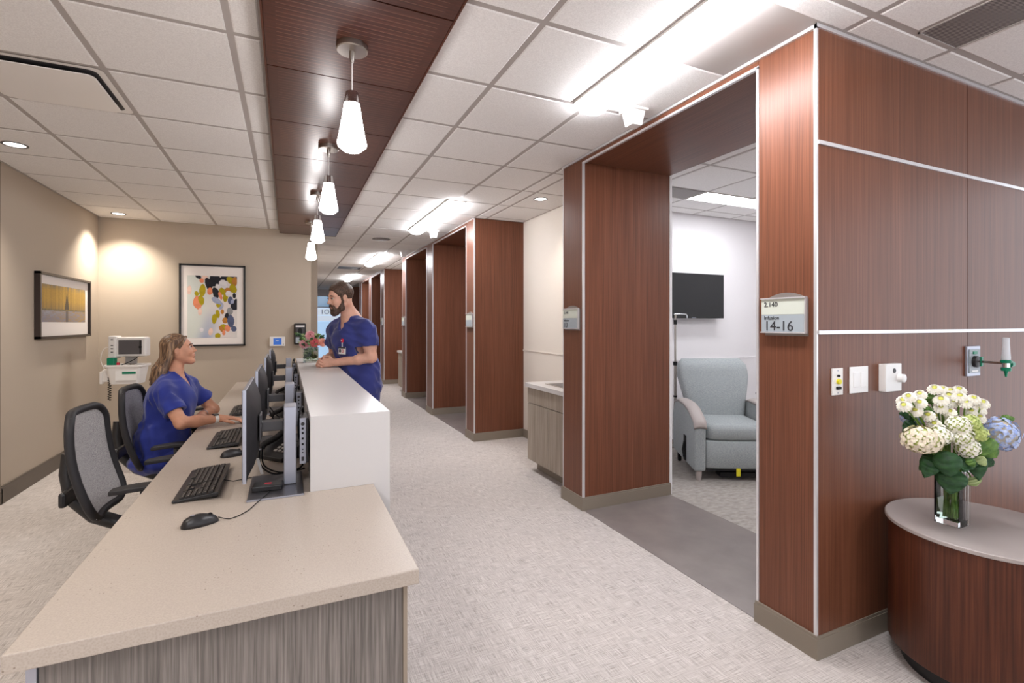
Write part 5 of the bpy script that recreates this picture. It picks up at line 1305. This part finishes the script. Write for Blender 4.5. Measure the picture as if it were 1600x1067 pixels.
part(MB().tube(spline([tuple(hd.p(.0965, -.019, -.054)), tuple(hd.p(.102, 0, -.0565)), tuple(hd.p(.0965, .019, -.054))], 4), [.0015]+[.0032]*7+[.0015], 6).tube(spline([tuple(hd.p(.094, -.017, -.0655)), tuple(hd.p(.0985, 0, -.0705)), tuple(hd.p(.094, .017, -.0655))], 4), [.0015]+[.0035]*7+[.0015], 6), 'lips', 'lip', woman, org=OW, smooth='all')
part(MB().tube(spline([tuple(hd.p(.096, -.017, -.059)), tuple(hd.p(.100, 0, -.062)), tuple(hd.p(.096, .017, -.059))], 4), .0026, 6), 'teeth', 'teeth', woman, org=OW, smooth='all')
# hair: parted cap and long locks behind the shoulder
V = Vol((-1.0, 3.85, .98), (-.52, 4.3, 1.42), .005)
hd.e(V, (-.024, 0, .045), (.103, .088, .098), .01)
hd.e(V, (.108, 0, -.035), (.088, .12, .105), .012, 's')
V.cut(hd.p(-.0, 0, -.02), hd.R @ np.array([.25, 0, -1]), .2, .01)
hr = random.Random(2)
for i in range(34):
    t_ = i/33; s_ = -1+2*t_; th = s_*1.35
    st_ = hd.p(-.02-.075*math.cos(th), .082*math.sin(th), .035+hr.uniform(-.01, .035)); mid = hd.p(-.035-.085*math.cos(th), .086*math.sin(th)*1.02, -.055+hr.uniform(-.02, .02))
    en = A3(-.80+.03*hr.uniform(-1, 1)-.02*math.cos(th), 4.045+.07*math.sin(th), 1.035+hr.uniform(-.03, .03))
    if s_ < -.55: en = A3(-.785+hr.uniform(-.04, .05), 3.97+hr.uniform(-.02, .02), 1.035+hr.uniform(-.03, .03))
    m2 = (mid*.5+en*.5)+A3(-.012, 0, .0)
    V.chain([st_, mid, m2, en], [.018, .02, .019, .009], .007)
for i in range(10):
    q = i/9; V.chain([hd.p(.058-.03*q, -.055-.02*q, .10-.035*q), hd.p(-.0-.03*q, -.084, .075-.06*q), hd.p(-.06-.02*q, -.086, .02-.07*q), hd.p(-.09, -.07, -.06-.05*q)], [.008, .0105, .011, .011], .004)
    V.chain([hd.p(.058-.03*q, .055+.02*q, .10-.035*q), hd.p(-.0-.03*q, .084, .075-.06*q), hd.p(-.06-.02*q, .086, .02-.07*q), hd.p(-.09, .07, -.06-.05*q)], [.008, .0105, .011, .011], .004)
put('hair', shift(V.mesh('hair', 'hair_w'), OW), woman)
# smart watch and bracelet (worn)
dw = (WR-ER)/np.linalg.norm(WR-ER); Rw = Vector(dw).to_track_quat('Z', 'Y').to_matrix(); wc = WR-dw*.022
wt = part(MB().lathe([(.0285, -.011), (.030, -.011), (.030, .011), (.0285, .011), (.0285, -.011)], tuple(wc), 28, Rw, cap=False), 'watch', 'white_plastic', woman, org=OW, smooth=True)
part(MB().cbox(tuple(wc+A3(0, -.008, .031)), .034, .03, .009, Matrix.Rotation(.5, 3, 'Z')), 'watch_case', 'screen_black', wt, org=OW, bevel=.003)
dw = (WL-EL)/np.linalg.norm(WL-EL); Rw = Vector(dw).to_track_quat('Z', 'Y').to_matrix()
part(MB().lathe([(.0285, -.002), (.031, -.002), (.031, .002), (.0285, .002), (.0285, -.002)], tuple(WL-dw*.03), 28, Rw, cap=False), 'bracelet', 'silver', woman, org=OW, smooth=True)
# ------------------------------------------------------------------ standing man
OM = (.62, 4.7, 0)
hm = Head((.422, 4.555, 1.652), (-.93, -.34, -.2), 1.04)
FB = frame((-.81, -.585, 0))
V = Vol((.12, 4.25, 0), (.9, 5.1, 1.84), .0055)
hm.build(V, False)
V.cone(hm.p(-.03, 0, -.05), (.515, 4.60, 1.475), .06, .068, .03)
V.cone((.52, 4.60, 1.46), (.53, 4.61, 1.33), .085, .13, .05); V.cone((.61, 4.475, 1.405), (.42, 4.745, 1.405), .06, .06, .05); V.cone((.53, 4.62, 1.3), (.6, 4.67, .95), .13, .13, .05)
SLm, ELm, WLm = A3(.628, 4.445, 1.395), A3(.668, 4.425, 1.135), A3(.375, 4.545, 1.092)
SRm, ERm, WRm = A3(.40, 4.77, 1.395), A3(.40, 4.93, 1.125), A3(.28, 4.705, 1.092)
V.chain([SLm, SLm*.4+ELm*.6, ELm], [.06, .054, .046], .03); V.chain([ELm, ELm*.65+WLm*.35, WLm], [.045, .046, .031], .02)
V.chain([SRm, SRm*.4+ERm*.6, ERm], [.06, .054, .046], .03); V.chain([ERm, ERm*.65+WRm*.35, WRm], [.045, .044, .031], .02)
hand(V, WLm, A3(-.95, .28, -.02), A3(-.15, -.85, .45), (.55, .8, .6), thumb=-1, kk=1.02, spread=.0)
hand(V, WRm, A3(-.42, -.9, .0), A3(-.8, .35, .45), (.5, .85, .6), thumb=1, kk=1.02, spread=.0)
for sx in (-1, 1):
    q = FB[:, 1]*.1*sx; V.chain([A3(.6, 4.68, .93)+q, A3(.6, 4.69, .5)+q, A3(.63, 4.70, .1)+q], [.1, .065, .045], .03)
man = put('person', shift(V.mesh('person', 'skin_m'), OM), None, OM)
tag(man, 'bearded man in navy scrubs leaning his clasped hands on the white counter', 'person')
V = Vol((.2, 4.25, .72), (.95, 5.1, 1.56), .006)
V.cone((.525, 4.60, 1.44), (.53, 4.61, 1.34), .088, .15, .06); V.cone((.606, 4.478, 1.392), (.424, 4.742, 1.392), .068, .068, .05)
for q in ((.61, 4.475, 1.40), (.42, 4.745, 1.40)): V.cone((.525, 4.60, 1.455), q, .065, .058, .04)
V.ell((.535, 4.615, 1.26), (.15, .22, .2), FB, .07); V.ell((.59, 4.655, 1.0), (.165, .21, .22), FB, .08); V.ell((.60, 4.665, .86), (.165, .215, .13), FB, .06)
for S, E_, H_ in ((SLm, ELm, .63), (SRm, ERm, .60)):
    m_ = S+(E_-S)*H_; V.cone(S+A3(0, 0, -.02), m_+(E_-S)*.12, .069, .083, .05)
V.folds(.0072, 5, 52)
for S, E_, H_ in ((SLm, ELm, .63), (SRm, ERm, .60)):
    m_ = S+(E_-S)*H_; V.cut(m_, (E_-S)+A3(-.03, 0, 0), .125); V.cone(m_-(E_-S)*.10, m_+(E_-S)*.2, .068, .073, .004, 's')
V.cut((.52, 4.60, 1.505), (.25, .15, 1), .16, .006); V.cut((.6, 4.66, .80), (0, 0, -1), .3)
V.cone((.505, 4.59, 1.50), (.415, 4.53, 1.385), .08, .014, .004, 's'); V.cone((.415, 4.53, 1.385), (.30, 4.44, 1.37), .014, .03, .004, 's'); V.cone((.50, 4.588, 1.505), (.38, 4.50, 1.50), .06, .06, .004, 's')
put('scrub_top', shift(smooth_mesh(V.mesh('scrub_top', 'scrub_man')), OM), man)
V = Vol((.3, 4.4, 0), (.9, 5.0, .95), .009)
V.ell((.6, 4.67, .88), (.14, .19, .12), FB, .05)
for sx in (-1, 1):
    q = FB[:, 1]*.1*sx; V.chain([A3(.6, 4.68, .88)+q, A3(.6, 4.69, .5)+q, A3(.63, 4.70, .06)+q], [.115, .09, .075], .04)
V.folds(.004, 9, 18); V.cut((.62, 4.7, .05), (0, 0, -1), .3)
put('trousers', shift(smooth_mesh(V.mesh('trousers', 'scrub_man')), OM), man)
for sx in (-1, 1):
    q = A3(.60, 4.68, .0455)+FB[:, 1]*.1*sx; part(MB().sphere(tuple(q), (.14, .05, .045), 14, R=Matrix(FB.tolist())), 'shoe', 'shoe', man, org=OM, smooth='all')
hm.eyes(man, OM, 'hair_m', False)
# hair and beard
V = Vol(hm.c-.2, hm.c+.2, .005)
hm.e(V, (-.016, 0, .046), (.104, .084, .096), .01); hm.e(V, (.112, 0, .0), (.072, .12, .092), .01, 's')
hm.e(V, (.03, 0, -.06), (.09, .12, .09), .01, 's'); V.cut(hm.p(-.03, 0, -.065), hm.R @ np.array([0, 0, -1]), .16, .01)
for q in (-1, 1): hm.co(V, (.022, q*.074, .03), (.018, q*.073, -.03), .012, .010, .01); hm.e(V, (-.004, q*.085, -.006), (.024, .018, .034), .006, 's')
V.folds(.0012, 4, 120, 1)
put('hair', shift(V.mesh('hair', 'hair_m'), OM), man)
V = Vol(hm.c-.2, hm.c+.2, .0048)
for q in (-1, 1):
    hm.co(V, (.016, q*.066, -.025), (.03, q*.056, -.075), .013, .02, .02); hm.co(V, (.03, q*.05, -.078), (.072, q*.018, -.112), .024, .022, .02)
    hm.co(V, (.1, q*.004, -.044), (.088, q*.028, -.058), .0085, .0085, .008); hm.co(V, (.088, q*.028, -.056), (.078, q*.03, -.085), .01, .014, .01)
hm.e(V, (.076, 0, -.11), (.03, .032, .026), .02); hm.co(V, (.092, -.008, -.085), (.092, .008, -.085), .01, .01, .01)
V.folds(.0012, 6, 120, 1)
put('beard', shift(V.mesh('beard', 'hair_m'), OM), man)
part(MB().tube([tuple(hm.p(.1, -.016, -.0625)), tuple(hm.p(.1035, 0, -.0635)), tuple(hm.p(.1, .016, -.0625))], [.002, .0042, .002], 6), 'lips', 'lip', man, org=OM, smooth='all')
# badge reel and card clipped to his chest
def onb(f, l, z): return A3(.5, 4.6, 0)+FB[:, 0]*f+FB[:, 1]*l+A3(0, 0, z)
Rb = Matrix(FB.tolist())
bp = onb(.155, .085, 1.2)
bd = part(MB().cbox(tuple(bp), .003, .085, .062, Rb), 'badge', 'white_gloss', man, org=OM)
part(MB().cbox(tuple(onb(.1572, .085, 1.224)), .002, .085, .014, Rb), 'badge_band', 'shoe', bd, org=OM)
part(MB().cbox(tuple(onb(.1572, .062, 1.197)), .002, .022, .026, Rb), 'badge_photo', 'shoe', bd, org=OM)
part(MB().lathe([(.009, 0), (.013, 0), (.013, .0015), (.009, .0015), (.009, 0)], tuple(onb(.1562, .095, 1.196)), 18, Rb @ Matrix.Rotation(PI/2, 3, 'Y'), cap=False), 'badge_emblem', 'red_plastic', bd, org=OM)
rl = part(MB().lathe([(.017, 0), (.017, .006), (.012, .009)], tuple(onb(.15, .085, 1.285)), 20, Rb @ Matrix.Rotation(PI/2, 3, 'Y')), 'badge_reel', 'red_plastic', man, org=OM, smooth=True)
part(MB().cbox(tuple(onb(.154, .085, 1.25)), .003, .012, .05, Rb), 'reel_strap', 'tube_frost', rl, org=OM)
part(MB().cbox(tuple(onb(.1612, .085, 1.285)), .002, .012, .008, Rb), 'reel_mark', 'white_gloss', rl, org=OM)
